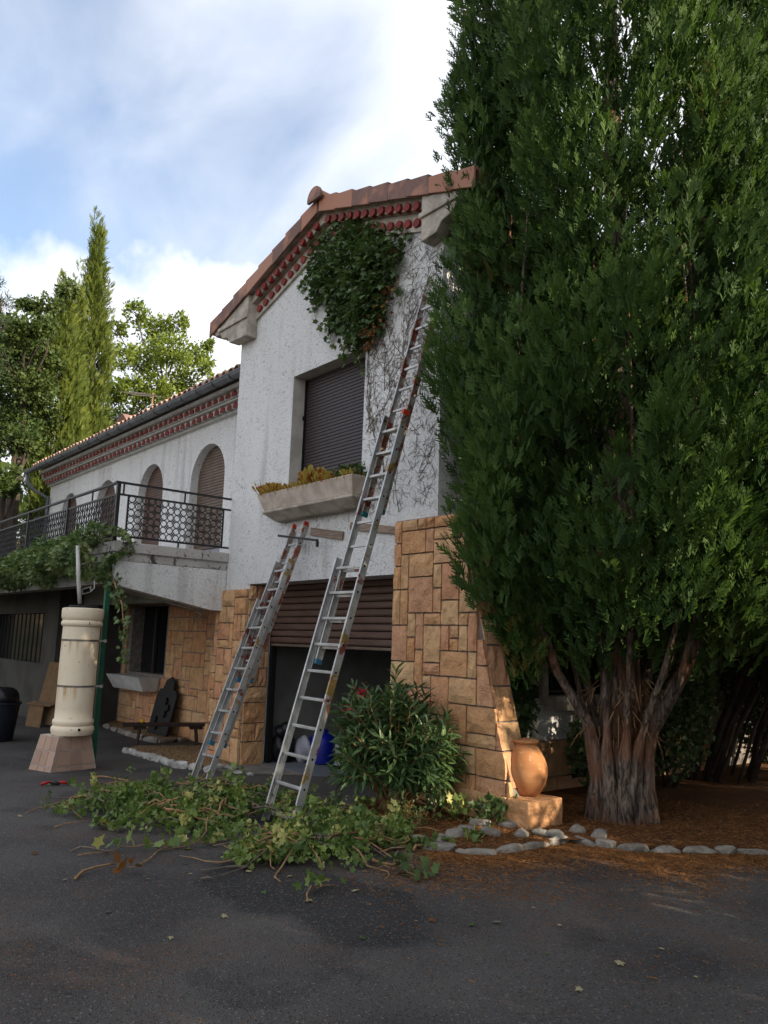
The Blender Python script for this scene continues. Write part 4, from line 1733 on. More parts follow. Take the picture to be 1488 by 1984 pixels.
# solar lamp hanging by it
sc_ = P(168, 1144, 0, bx)
sol = thing('solar_lamp', 'small square solar lamp hanging beside the rainwater pipe', 'solar lamp', sc_)
ux = RIGHT * np.array([1, 1, 0])
mb = MB()
mb.obox(sc_, ux + np.array([0, 0, .35]), np.cross(ux, (0, 0, 1)) * .6 + np.array([0, 0, .8]), FWD, .055, .04, .006)
mb.build('frame', M['white_paint'], sol)
mb = MB()
mb.obox(sc_ - FWD * .008, ux + np.array([0, 0, .35]), np.cross(ux, (0, 0, 1)) * .6 + np.array([0, 0, .8]), FWD, .04, .028, .003)
mb.build('solar_cell', M['glass'], sol)
MB().tube([sc_ + ux * .06, sc_ + ux * .09 + np.array([0, 0, .03]), sc_ + ux * .085 + np.array([0, 0, .12])], .006, 5).build('hook', M['white_paint'], sol)
# green steel post
q0 = P(177, 1480, 0, -.05)
q1 = P(211, 1132, 0, -.05)
pt = thing('steel_post', 'dark green steel post standing right behind the barrel', 'post', (q0[0], q0[1], 0))
MB().box(-.05 - .03, -.05 + .03, (q0[1] + q1[1]) / 2 - .03, (q0[1] + q1[1]) / 2 + .03, gz(-.05, -1.7), 2.235).build('tube', M['green_paint'], pt, bevel=.004)

# ================================================================== JAR
jc = np.array([5.17, .20, .351])
jar = thing('terracotta_jar', 'large plain terracotta oil jar standing on the stone plinth', 'jar', jc)
prof = [(.09, 0), (.105, .004), (.132, .04), (.160, .10), (.179, .165), (.184, .22), (.176, .28), (.155, .345), (.128, .40), (.104, .438), (.092, .455), (.090, .470), (.101, .478), (.113, .486), (.116, .498), (.110, .510), (.094, .512), (.080, .50), (.076, .45)]
prof = [(r_ * 1.03, z_ * .90) for r_, z_ in prof]
MB().lathe(prof, jc, 44).build('body', M['terra_jar'], jar, smooth=True)
MB().lathe([(.077, .39), (.03, .392)], jc, 20).build('inside', M['dark'], jar)

# ================================================================== UNDER THE BALCONY
def quad_things():
    # wall trough under the window niche
    tr = thing('terrace_planter', 'white planter trough fixed under the dark terrace window', 'planter', (-3.8, .3, .7))
    mb = MB()
    x0, x1 = -4.55, -3.12
    r0 = [(x0 + .08, .565, .66), (x0 + .08, .30, .66), (x1 - .06, .30, .66), (x1 - .06, .565, .66)]
    r1 = [(x0, .565, .90), (x0, .17, .90), (x1, .17, .90), (x1, .565, .90)]
    fs = [(3, 2, 1, 0), (4, 5, 6, 7)] + [(k, (k + 1) % 4, 4 + (k + 1) % 4, 4 + k) for k in range(4)]
    mb.add(r0 + r1, fs)
    mb.build('trough', M['white_paint'], tr, bevel=.01)
    # fireback leaning on the stone wall
    fb = thing('fireback', 'black cast iron fireback with a domed top leaning on the stone wall', 'fireback', (-2.6, .35, .05))
    prof = [(-.36, 0), (.36, 0), (.36, .62), (.30, .70), (.20, .70), (.15, .84), (0, .90), (-.15, .84), (-.20, .70), (-.30, .70), (-.36, .62)]
    mb = MB()
    mb.prism([(-2.55 + p, .04 + z) for p, z in prof], .30, .335)
    for v in range(len(mb.v)):
        x, y, z = mb.v[v]
        mb.v[v] = (x, y + (z - .04) * .22, z)
    mb.build('plate', M['cast_iron'], fb, bevel=.01)
    for i in range(5):
        mb = MB()
        x, z = -2.55 + rnd.uniform(-.2, .2), .15 + .10 * i
        y = .30 + (z - .04) * .22
        mb.tube([(x, y, z - .04), (x + .05, y - .022, z), (x + .02, y, z + .06)], .022, 6)
        mb.build('relief', M['cast_iron'], fb, smooth=True)
    # plank bench
    L = gp(268, 1447)
    R_ = gp(377, 1446)
    bn = thing('plank_bench', 'low dark plank bench on splayed legs under the balcony', 'bench', ((L + R_) / 2))
    ax = (R_ - L) * np.array([1, 1, 0])
    ln = np.linalg.norm(ax)
    ax /= ln
    ay = np.array([-ax[1], ax[0], 0])
    mid = (L + R_) / 2
    mb = MB()
    mb.obox(mid + np.array([0, 0, .315]), ax, ay, (0, 0, 1), ln / 2 + .24, .13, .018)
    mb.build('seat', M['dark_wood'], bn, bevel=.006)
    for s_, e in ((-1, L), (1, R_)):
        MB().obox(np.array([e[0], e[1], .275]), ax, ay, (0, 0, 1), .09, .11, .022).build('cross_batten', M['dark_wood'], bn)
        for t_ in (-1, 1):
            MB().tube([np.array([e[0], e[1], .26]) + ay * .06 * t_, np.array([e[0], e[1], .0]) + ay * .115 * t_ + ax * .03 * s_], [.022, .016], 8).build('leg', M['dark_wood'], bn)
    bl_ = thing('ball', 'small yellow ball on the left end of the plank bench', 'ball', mid - ax * (ln / 2 - .03) + np.array([0, 0, .365]))
    c = org(bl_)
    MB().lathe([(.004, -.032)] + [(.032 * math.sin(t), -.032 * math.cos(t)) for t in np.linspace(.2, math.pi - .2, 8)] + [(.004, .032)], c, 14).build('shell', M['yellow'], bl_, smooth=True)
    # hose reel bracket below the beam
    hp_ = P(385, 1200, 1, .45)
    hk = thing('hose_hook', 'thin metal hook hanging below the balcony beam', 'hook', hp_)
    MB().tube([hp_ + (0, 0, .22), hp_, hp_ + (-.08, -.02, -.05), hp_ + (-.12, -.02, .02), hp_ + (-.08, -.02, .09), hp_ + (0, 0, .06)], .010, 6).build('wire', M['chrome'], hk)
    # dark bin with a rubbish bag
    bc = np.array([-3.05, -1.95, 0])
    bi = thing('waste_bin', 'round dark blue plastic bin at the left picture edge', 'bin', bc)
    MB().lathe([(.20, 0), (.22, .02), (.275, .52), (.295, .53), (.295, .56), (.27, .56), (.255, .50)], bc, 28).build('body', M['navy_plastic'], bi, smooth=True, angle=40)
    bg = thing('refuse_bag', 'black refuse bag bulging out of the dark bin', 'bag', bc + (0, 0, .45))
    blob(bc + np.array([.02, .02, .60]), (.24, .24, .19), 31, 'sack', M['black_plastic'], bg)
    # cardboard
    cb_ = thing('cardboard_box', 'flattened brown cardboard box propped on end by the bin', 'cardboard', (-4.9, -1.0, 0))
    mb = MB()
    ex = np.array([.95, .3, 0]) / np.linalg.norm([.95, .3, 0])
    ey = np.array([-.3, .95, 0]) / np.linalg.norm([.95, .3, 0])
    c = np.array([-4.62, -.86, 0])
    mb.obox(c + ey * .16 + np.array([0, 0, .56]), ex, ey + np.array([0, 0, -.0]), np.array([0, 0, 1]) + ey * .16 + ex * .08, .27, .012, .52)
    mb.build('panel', M['cardboard'], cb_)
    mb = MB()
    mb.obox(c - ey * .05 - ex * .09 + np.array([0, 0, .19]), ex, ey, np.array([0, 0, 1]) + ey * .12, .20, .010, .19)
    mb.build('panel', M['cardboard'], cb_)
    mb = MB()
    mb.obox(c + ey * .0 + np.array([0, 0, .385]), ex, ey + np.array([0, 0, .25]), (0, 0, 1), .33, .07, .008)
    mb.build('flap', M['cardboard'], cb_)


def blob(c, r, seed, name, m, parent, rough_=.16, sub=3):
    bm = bmesh.new()
    bmesh.ops.create_icosphere(bm, subdivisions=sub, radius=1)
    rr = np.random.default_rng(seed)
    ph = rr.uniform(0, 6, (6, 3))
    fq = rr.uniform(1.5, 5, (6, 3))
    for v in bm.verts:
        p = np.array(v.co)
        k = 1 + rough_ * sum(math.sin(float(fq[i] @ p) + ph[i, 0]) / (1 + .5 * i) for i in range(6)) / 2
        v.co = Vector((p * k) * np.array(r))
    me = bpy.data.meshes.new(name)
    bm.to_mesh(me)
    bm.free()
    me.materials.append(m)
    me.polygons.foreach_set('use_smooth', [True] * len(me.polygons))
    o = link(bpy.data.objects.new(name, me), parent)
    o.location = tuple(np.array(c) - org(parent))
    return o


quad_things()

# garage contents
gb = thing('rubbish_bag', 'black rubbish bag slumped inside the garage doorway', 'bag', (.62, .72, .014))
blob((.66, .62, .20), (.19, .17, .20), 51, 'sack', M['black_plastic'], gb, .2)
blob((.74, .60, .43), (.12, .11, .10), 52, 'neck', M['black_plastic'], gb, .35)
wb = thing('white_sack', 'white plastic sack beside the black rubbish bag', 'sack', (.85, .9, .014))
blob((.83, .86, .17), (.17, .13, .17), 53, 'sack', M['white_plastic'], wb, .25)
jc2 = np.array([1.02, 1.02, .014])
bd = thing('blue_drum', 'bright blue plastic drum on the garage floor', 'drum', jc2)
MB().lathe([(.15, 0), (.185, .015), (.19, .06), (.19, .26), (.175, .32), (.13, .37), (.07, .39), (.065, .43), (.0, .43)], jc2, 30).build('body', M['blue_plastic'], bd, smooth=True, angle=60)
pc = np.array([1.42, 1.10, .014])
pk = thing('paint_bucket', 'dark bucket with white and yellow labels beside the blue drum', 'bucket', pc)
mb = MB()
mb.obox(pc + (0, 0, .18), (.9, .43, 0), (-.43, .9, 0), (0, 0, 1), .13, .13, .18)
mb.build('body', M['black_plastic'], pk, bevel=.02)
for z, hh, m_ in ((.27, .035, 'white_plastic'), (.20, .022, 'white_plastic'), (.12, .035, 'yellow'), (.055, .025, 'white_plastic')):
    mb = MB()
    n_ = np.array([.43, -.9, 0])
    mb.obox(pc + n_ / np.linalg.norm(n_) * .131 + (0, 0, z), (.9, .43, 0), (-.43, .9, 0), (0, 0, 1), .085 if m_ != 'yellow' else .05, .002, hh)
    mb.build('label_strip', M[m_], pk)

# loppers left on the asphalt
lc = gp(105, 1522)
lo_ = thing('loppers', 'red handled loppers dropped on the asphalt before the plinth', 'loppers', lc)
rx = RIGHT * np.array([1, 1, 0])
rx /= np.linalg.norm(rx)
fy = np.array([FWD[0], FWD[1], 0])
fy /= np.linalg.norm(fy)
lz = np.array([0, 0, lc[2] + .02])
c2 = np.array([lc[0], lc[1], 0])
for s_, a_ in ((-1, (-.11, -.07)), (1, (.14, .03))):
    e = c2 + rx * a_[0] + fy * a_[1] + lz
    MB().tube([c2 + rx * s_ * .035 + lz + fy * .01, c2 * .5 + (e - lz) * .5 + lz + np.array([0, 0, .015]), e], [.013, .017, .014], 8).build('handle', M['red_plastic'], lo_, smooth=True)
MB().tube([c2 - rx * .04 + lz, c2 + lz + np.array([0, 0, .012]), c2 + rx * .045 + lz], [.016, .022, .016], 8).build('pivot', M['iron'], lo_, smooth=True)
MB().tube([c2 - rx * .02 + fy * .03 + lz, c2 - rx * .035 + fy * .09 + lz, c2 + rx * .01 + fy * .13 + lz], [.010, .012, .004], 6).build('blade', M['chrome'], lo_)

# ================================================================== GRAVEL BEDS
def gravel_bed(pxs, label_prefix, inner):
    pts = [gp(*p) for p in pxs]
    bm = bmesh.new()
    vs = [bm.verts.new((p[0], p[1], gz(p[0], p[1]) + .035)) for p in pts + inner]
    bm.faces.new(vs)
    bmesh.ops.triangulate(bm, faces=bm.faces[:])
    me = bpy.data.meshes.new('gravel_bed')
    bm.normal_update()
    for f in bm.faces:
        if f.normal.z < 0: f.normal_flip()
    bm.to_mesh(me)
    bm.free()
    me.materials.append(M['gravel'])
    o = link(bpy.data.objects.new('gravel_bed', me))
    o['kind'] = 'structure'
    return pts


def rock(name, c, sx, sy, sz, yaw, seed, m, label, cat='stone', group=None):
    bm = bmesh.new()
    bmesh.ops.create_icosphere(bm, subdivisions=2, radius=1)
    rr = np.random.default_rng(seed)
    ax = rr.normal(size=(7, 3))
    ax /= np.linalg.norm(ax, axis=1, keepdims=True)
    th = rr.uniform(.62, .95, 7)
    for v in bm.verts:
        p = np.array(v.co)
        p = np.sign(p) * np.abs(p) ** .72
        for a_, t_ in zip(ax, th):
            e = p @ a_
            if e > t_: p = p - a_ * (e - t_) * .85
        p += rr.normal(size=3) * .035
        v.co = Vector(p * np.array([sx, sy, sz]))
    me = bpy.data.meshes.new(name)
    bm.to_mesh(me)
    bm.free()
    me.materials.append(m)
    o = link(bpy.data.objects.new(name, me))
    o.location = tuple(c)
    o.rotation_euler = (rr.uniform(-.1, .1), rr.uniform(-.1, .1), yaw)
    return tag(o, label, cat, group)


def edging(pts, spacing, size, hgt, labeler, group, m, seed):
    """a row of individual stones along a polyline"""
    P2 = [np.array(p, float) for p in pts]
    seg = [np.linalg.norm((b_ - a_)[:2]) for a_, b_ in zip(P2[:-1], P2[1:])]
    tot = sum(seg)
    rr = np.random.default_rng(seed)
    s, k = 0.0, 0
    res = []
    while s < tot:
        L = spacing * rr.uniform(.7, 1.35)
        mid = s + L / 2
        if mid > tot: break
        acc = 0
        for (a_, b_, l_) in zip(P2[:-1], P2[1:], seg):
            if mid <= acc + l_:
                c = a_ + (b_ - a_) * (mid - acc) / l_
                yaw = math.atan2(b_[1] - a_[1], b_[0] - a_[0])
                break
            acc += l_
        h = hgt * rr.uniform(.8, 1.25)
        res.append((c, L * .56, size * rr.uniform(.8, 1.25), h, yaw + rr.uniform(-.15, .15)))
        s += L * 1.0
        k += 1
    n = len(res)
    for i, (c, sx, sy, h, yaw) in enumerate(res):
        rock('border_stone', (c[0], c[1], gz(c[0], c[1]) + h * .38), sx, sy, h, yaw, seed * 100 + i, m, labeler(i, n), 'border stone', group)


ORD = ['first', 'second', 'third', 'fourth', 'fifth', 'sixth', 'seventh', 'eighth', 'ninth', 'tenth', 'eleventh', 'twelfth', 'thirteenth', 'fourteenth', 'fifteenth', 'sixteenth', 'seventeenth', 'eighteenth', 'nineteenth', 'twentieth',
       'twenty-first', 'twenty-second', 'twenty-third', 'twenty-fourth', 'twenty-fifth', 'twenty-sixth', 'twenty-seventh', 'twenty-eighth', 'twenty-ninth', 'thirtieth', 'thirty-first', 'thirty-second', 'thirty-third', 'thirty-fourth', 'thirty-fifth']
pts = gravel_bed([(239, 1457), (262, 1462), (300, 1474), (345, 1488), (385, 1492), (425, 1492)], '', [np.array([.62, -.06, 0]), np.array([-.26, -.04, 0]), gp(392, 1449), gp(300, 1449), gp(262, 1449)])
edging(pts, .21, .055, .055, lambda i, n: '%s whitewashed edging stone of the small gravel bed, from its left tip' % ORD[i], 'whitewashed stones edging the small gravel bed', M['border_white'] if 'border_white' in M else M['white_paint'], 3)
pts = gravel_bed([(200, 1408), (235, 1420), (275, 1434), (310, 1440), (350, 1436), (385, 1428)], '', [np.array([-.3, .58, 0]), np.array([XR + .03, .58, 0])])
edging(pts, .34, .05, .05, lambda i, n: '%s edging stone of the shaded bed behind the bench, from its left tip' % ORD[i], 'stones edging the shaded bed behind the bench', M['border'], 4)
# the long border of the needle bed
bpts = [np.array([p[0], p[1], 0]) for p in BED]
edging(bpts, .235, .046, .040, lambda i, n: '%s pale stone of the needle bed border, from the right picture edge' % ORD[n - 1 - i], 'pale stones bordering the needle bed', M['border'], 5)
# extra cobbles laid flat behind the border near the jar
cob = [(905, 1622), (930, 1610), (950, 1628), (985, 1612), (1010, 1630), (1045, 1628), (1075, 1632), (1118, 1622), (1160, 1632), (880, 1632), (850, 1640), (965, 1600)]
where = ['left of the jar plinth foot', 'against the plinth foot, next to the ivy', 'in front of the plinth, left', 'tucked under the plinth corner', 'in front of the plinth corner', 'right of the plinth corner', 'between the plinth and the trunk', 'set before the trunk, left', 'set before the trunk, middle', 'at the left end of the cobbles', 'beside the cut ivy sprig', 'nearest the plinth block']
for i, ((u, v), wh) in enumerate(zip(cob, where)):
    c = gp(u, v)
    rock('cobble', (c[0], c[1], bz(c[0], c[1]) + .012), rnd.uniform(.07, .11), rnd.uniform(.055, .075), rnd.uniform(.03, .05), rnd.uniform(0, 3), 7000 + i, M['border'], 'rounded cobble ' + wh, 'cobble', 'loose cobbles by the jar plinth')
# rubble by the short ladder foot
rub = [(433, 1487, 'flat grey plaster flake, largest piece by the ladder foot', .16), (462, 1500, 'grey plaster lump right of the large flake', .07), (452, 1492, 'thin grey flake behind the plaster lump', .08), (405, 1497, 'thin dark flake left of the ladder foot', .07), (485, 1502, 'small grey pebble nearest the garage threshold', .045), (440, 1503, 'broken grey shard in front of the large flake', .06)]
for i, (u, v, lab, s) in enumerate(rub):
    c = gp(u, v)
    rock('plaster_rubble', (c[0], c[1], gz(c[0], c[1]) + .015), s, s * .6, .025, rnd.uniform(0, 3), 7100 + i, M['rubble'], lab, 'rubble', 'plaster rubble by the ladder foot')

# ================================================================== VEGETATION
def ribbons(polylines, w0, w1):
    """flat tapered ribbon strips (verts, quads) for a list of polylines in the template's own space"""
    vs, fs = [], []
    for pl, wa, wb in polylines:
        pl = np.array(pl, float)
        n = len(pl)
        b = len(vs)
        for i, p in enumerate(pl):
            t = pl[min(i + 1, n - 1)] - pl[max(i - 1, 0)]
            side = np.cross(t, (0.25, 0.1, 1.0))
            side /= np.linalg.norm(side) + 1e-9
            w = wa + (wb - wa) * i / (n - 1)
            vs += [p - side * w, p + side * w]
        fs += [(b + 2 * i, b + 2 * i + 1, b + 2 * i + 3, b + 2 * i + 2) for i in range(n - 1)]
    return vs, fs


def spray_template(seed, n_side=9, sub=2, wid=.020, curl=.12):
    """a feathery conifer spray one unit long, growing along +y"""
    r = np.random.default_rng(seed)
    pls = [([(0, 0, 0), (0, .5, .03), (0, 1.0, .0)], wid, wid * .35)]
    for k in range(n_side):
        y0 = .06 + .84 * k / n_side
        s = 1 if k % 2 else -1
        L = (.46 - .32 * k / n_side) * r.uniform(.8, 1.2)
        a = math.radians(r.uniform(26, 46))
        z = r.uniform(-.22, .22)
        d = np.array([s * math.sin(a), math.cos(a), z])
        p0 = np.array([0, y0, .02])
        p1 = p0 + d * L
        pls.append(([p0, p1], wid * 1.05, wid * .4))
        for q in range(sub):
            f = .35 + .4 * q / max(1, sub - 1) if sub > 1 else .5
            b0 = p0 + d * L * f
            a2 = math.radians(r.uniform(24, 42)) * (1 if q % 2 else -1)
            d2 = np.array([d[0] * math.cos(a2) - d[1] * math.sin(a2), d[0] * math.sin(a2) + d[1] * math.cos(a2), d[2] + r.uniform(-.3, .3)])
            pls.append(([b0, b0 + d2 * L * .48], wid, wid * .4))
    return ribbons(pls, 1, 1)


SPR1 = spray_template(1, 6, 0, .062)
SPR2 = spray_template(2, 7, 1, .048)
SPR_FAR = spray_template(3, 6, 0, .045)

IVY_V = [(0, 0, 0), (-.34, -.06, .02), (-.30, .24, .04), (-.52, .44, .0), (-.22, .56, .05), (0, 1.0, -.05), (.22, .56, .05), (.52, .44, .0), (.30, .24, .04), (.34, -.06, .02), (0, .38, .10)]
IVY_F = [(10, i, (i + 1) % 10) for i in range(10)]
LEAF_V = [(0, 0, 0), (-.34, .42, .09), (0, 1, -.04), (.34, .42, .09), (0, .45, .0)]
LEAF_F = [(0, 4, 1), (4, 2, 1), (0, 3, 4), (4, 3, 2)]
LANCE_V = [(0, 0, 0), (-.10, .35, .03), (-.08, .7, .0), (0, 1, -.10), (.08, .7, .0), (.10, .35, .03), (0, .35, 0.0), (0, .7, -.03)]
LANCE_F = [(0, 6, 1), (1, 6, 7), (1, 7, 2), (2, 7, 3), (0, 5, 6), (6, 5, 4), (6, 4, 7), (7, 4, 3)]


def conifer_crown(name, parent, base, prof, n_lobes, per_lobe, spray, m, size, lobe_len, lobe_r, seed, lean=(0, 0), tilt=.28, inner=0, yscale=1.0, gaps=None):
    """crown built of many upright flame-shaped tufts, each covered in feathery sprays"""
    r = np.random.default_rng(seed)
    zs = np.array([p[0] for p in prof])
    rs = np.array([p[1] for p in prof])
    w_ = np.interp(np.linspace(zs[0], zs[-1], 400), zs, rs)
    cum = np.cumsum(w_ + .05)
    cum /= cum[-1]
    pos, dr, sz, var = [], [], [], []
    for k in range(n_lobes):
        z = np.interp(r.random(), cum, np.linspace(zs[0], zs[-1], 400))
        th = r.uniform(0, 2 * np.pi)
        if gaps and gaps(z, th): continue
        R_ = np.interp(z, zs, rs)
        depth = 1 - .46 * r.random() ** 1.4
        lump = 1 + .06 * math.sin(3 * th + z * 1.3 + seed) + .04 * math.sin(7 * th - z * 2.1)
        rad = R_ * depth * lump
        o = np.array([math.cos(th), math.sin(th), 0])
        L = lobe_len * r.uniform(.65, 1.35)
        c = base + np.array([lean[0] * z, lean[1] * z, z]) + o * (rad - lobe_r * .6)
        ax = np.array([0, 0, 1]) + o * tilt * r.uniform(.5, 1.5) + r.normal(size=3) * .10
        ax /= np.linalg.norm(ax)
        tone = r.beta(1.1, 1.6)
        n = max(6, int(per_lobe * r.uniform(.75, 1.25) * (L / lobe_len)))
        t = r.random(n) ** .85
        rr = lobe_r * r.uniform(.8, 1.25) * np.sin(np.pi * np.clip(.12 + .88 * t, 0, 1)) ** .8 * (1 - .35 * t)
        ph = r.uniform(0, 2 * np.pi, n)
        u = np.cross(ax, o)
        u /= np.linalg.norm(u) + 1e-9
        v = np.cross(u, ax)
        q = u[None] * np.cos(ph)[:, None] + v[None] * np.sin(ph)[:, None]
        p = c[None] + ax[None] * (t * L - .25 * L)[:, None] + q * (rr * r.uniform(.35, 1.0, n))[:, None]
        d = ax[None] * r.uniform(.85, 1.25, n)[:, None] + q * r.uniform(.2, .65, n)[:, None] + o[None] * .15 + r.normal(size=(n, 3)) * .12
        pos.append(p)
        dr.append(d)
        sz.append(size * r.uniform(.7, 1.25, n) * (1 - .25 * t))
        if r.random() < .03: tone = 9.0
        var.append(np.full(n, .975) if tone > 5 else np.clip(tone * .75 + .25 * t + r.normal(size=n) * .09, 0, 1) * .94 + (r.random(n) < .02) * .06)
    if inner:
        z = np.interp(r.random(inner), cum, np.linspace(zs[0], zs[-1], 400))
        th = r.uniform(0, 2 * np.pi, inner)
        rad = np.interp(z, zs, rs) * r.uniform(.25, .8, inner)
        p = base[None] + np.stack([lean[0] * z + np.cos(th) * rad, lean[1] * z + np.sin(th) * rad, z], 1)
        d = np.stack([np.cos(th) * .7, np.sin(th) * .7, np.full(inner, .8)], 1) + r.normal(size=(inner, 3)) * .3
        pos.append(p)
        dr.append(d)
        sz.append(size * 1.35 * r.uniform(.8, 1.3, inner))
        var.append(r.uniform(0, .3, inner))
    pos, dr, sz, var = np.concatenate(pos), np.concatenate(dr), np.concatenate(sz), np.concatenate(var)
    return bulk(name, spray[0], spray[1], pos, frames(dr), sz, m, parent, var)


# ---------------------------------------------------------------- the great cypress in front of the gable
TB = np.array([5.54, 1.07, 0.0])
tz = bz(TB[0], TB[1])
TB[2] = tz
cyp = thing('cypress_tree', 'huge dark green cypress with a fluted multi-stemmed trunk beside the jar', 'tree', TB)


def flutes(t, z):
    return 1 + .17 * abs(math.sin(3.5 * t + .9)) * (1.1 - .25 * z) + .07 * math.sin(11 * t + 2 * z) + (.05 * math.sin(23 * t + 5 * z)) - .12 * max(0, math.cos(4 * t + .5)) ** 3


mb = MB()
prof = [(.272, -.05), (.250, .06), (.232, .16), (.216, .28), (.205, .42), (.185, .52), (.15, .62), (.10, .70), (.04, .76)]
mb.lathe(prof, TB, 72, lobes=flutes)
trunk = mb.build('trunk', M['bark'], cyp, smooth=True)
r_ = np.random.default_rng(5)
stems = []
for k in range(14):
    th = 2 * math.pi * (k + r_.uniform(-.3, .3)) / 14
    rad = .20 + .04 * r_.random()
    o_ = np.array([math.cos(th), math.sin(th), 0])
    p00 = TB + o_ * (rad + .055) + np.array([0, 0, -.06])
    p0 = TB + o_ * rad + np.array([0, 0, .30])
    sp = r_.uniform(.30, 1.0)
    p1 = p0 + o_ * (.03 + .10 * (sp - .3)) + np.array([0, 0, .50])
    p2 = p1 + o_ * sp * .36 + np.array([0, 0, .48])
    p3 = p2 + o_ * sp * .42 + np.array([0, 0, .75])
    p4 = p3 + o_ * sp * .10 + np.array([0, 0, 1.6])
    p5 = p4 - o_ * .15 + np.array([0, 0, 2.6])
    rr = r_.uniform(.026, .062)
    jit = lambda: r_.normal(size=3) * .025
    mb = MB()
    mb.tube([p00, p0 + jit() * .6, (p0 + p1) / 2 + jit() * .6, p1 + jit(), p2 + jit(), p3 + jit(), p4 + jit() * 2, p5], [.088, .070, .052 + rr * .2, rr * 1.05, rr * .9, rr * .75, rr * .5, rr * .2], 9)
    mb.build('limb', M['bark'], cyp, smooth=True)
mb = MB()
mb.tube([TB + (0, 0, .7), TB + (.02, 0, 2.5), TB + (0, .03, 6), TB + (0, 0, 10.4)], [.2, .15, .10, .03], 9)
mb.build('limb', M['bark'], cyp, smooth=True)
# dead shreds and twigs caught in the fork
mb = MB()
for k in range(80):
    th = r_.uniform(0, 2 * np.pi)
    rad = r_.uniform(.12, .36)
    p = TB + np.array([math.cos(th) * rad, math.sin(th) * rad, r_.uniform(.75, 1.25)])
    d = np.array([math.cos(th) * .08, math.sin(th) * .08, -.2]) + r_.normal(size=3) * .06
    mb.tube([p, p + d * .6 + r_.normal(size=3) * .01, p + d], [.006, .004, .002], 4)
mb.build('bark_shreds', M['stem'], cyp)['kind'] = 'stuff'
CR_PROF = [(1.38, .75), (1.62, 1.40), (2.05, 1.78), (2.7, 1.88), (3.6, 1.86), (4.6, 1.75), (5.4, 1.72), (6.4, 1.82), (8.4, 1.80), (9.6, 1.66), (10.8, 1.1), (11.8, .2)]
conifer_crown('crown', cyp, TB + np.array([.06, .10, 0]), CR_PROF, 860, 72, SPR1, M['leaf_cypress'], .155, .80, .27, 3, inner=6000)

LFTV = -RIGHT * np.array([1, 1, 0]) / np.linalg.norm(RIGHT[:2])
conifer_crown('crown', cyp, TB + LFTV * 1.38 + np.array([.05, -.05, 0]), [(5.3, .25), (5.8, .42), (6.6, .42), (7.4, .25)], 34, 90, SPR1, M['leaf_cypress'], .135, .7, .24, 23, tilt=.1)
conifer_crown('crown', cyp, TB + LFTV * .86 + np.array([.1, -.1, 0]), [(1.22, .2), (1.5, .42), (1.9, .56), (2.5, .5), (2.9, .2)], 42, 90, SPR1, M['leaf_cypress'], .135, .7, .24, 17, tilt=.2)

# the conifer right behind it, with thin leaning stems
KB = np.array([4.86, 4.35, 0.0])
KB[2] = bz(4.86, 4.35)
con = thing('conifer_tree', 'dark conifer with many thin leaning stems at the right picture edge', 'tree', KB)
for k in range(22):
    a = np.array([r_.uniform(-.25, .35), r_.uniform(-.6, .6), 0])
    p0 = KB + a
    ln = np.array([.30 + r_.uniform(-.1, .16), .18 + r_.uniform(-.18, .18), 0])
    rr = r_.uniform(.014, .042)
    mb = MB()
    mb.tube([p0, p0 + ln * .5 + (0, 0, .7), p0 + ln * 1.4 + (0, 0, 1.6), p0 + ln * 2.2 + (0, 0, 2.8), p0 + ln * 2.6 + (0, 0, 4.6)], [rr, rr * .9, rr * .8, rr * .6, rr * .2], 7)
    mb.build('stem', M['bark_far'], con, smooth=True)
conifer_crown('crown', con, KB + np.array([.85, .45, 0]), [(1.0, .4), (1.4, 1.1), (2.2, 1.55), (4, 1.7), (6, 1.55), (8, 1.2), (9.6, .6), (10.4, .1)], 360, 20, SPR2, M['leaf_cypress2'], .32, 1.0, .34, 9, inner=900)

for i, (x, y, h, rr, lab) in enumerate([(4.85, 3.1, 2.0, .50, 'dark shrub against the side wall just right of the cypress trunk'), (4.9, 5.6, 2.2, .75, 'dark shrub under the leaning conifer stems'), (4.62, 2.05, .85, .36, 'small dark shrub between the buttress ivy and the cypress trunk'), (10.9, 4.7, 3.0, 1.1, 'tall dark shrub added as sun blocker beyond the right picture edge, behind the first one'), (10.9, 2.6, 2.9, 1.0, 'dark shrub added as sun blocker beyond the right picture edge, by the bed end'), (5.2, 7.4, 2.6, .95, 'dark shrub at the far end of the side wall'), (6.5, 9.2, 2.6, 1.1, 'dark shrub closing the needle bed at the back')]):  # the two unseen shrubs beyond the edge are added to block low sun
    g_ = np.array([x, y, bz(x, y)])
    r8 = np.random.default_rng(300 + i)
    t = thing('laurel_shrub', lab, 'shrub', g_, 'shrubs along the side wall')
    n = int(2600 * rr * h / .7)
    p = g_ + np.array([0, 0, h * .55]) + rdir(n) * np.array([rr, rr, h * .5]) * r8.random((n, 1)) ** .4
    bulk('foliage', LEAF_V, LEAF_F, p, frames(rdir(n)), r8.uniform(.05, .10, n), M['leaf_dark'], t)
    mb = MB()
    for q in range(7):
        e = p[q]
        mb.tube([g_ + r8.normal(size=3) * np.array([.05, .05, 0]), (g_ + e) / 2 + r8.normal(size=3) * .04, e], [.016, .011, .004], 5)
    mb.build('stems', M['bark_far'], t)['kind'] = 'stuff'

# trees standing further right, beyond the picture edge (their shade falls on the drive)
thin_crown = None


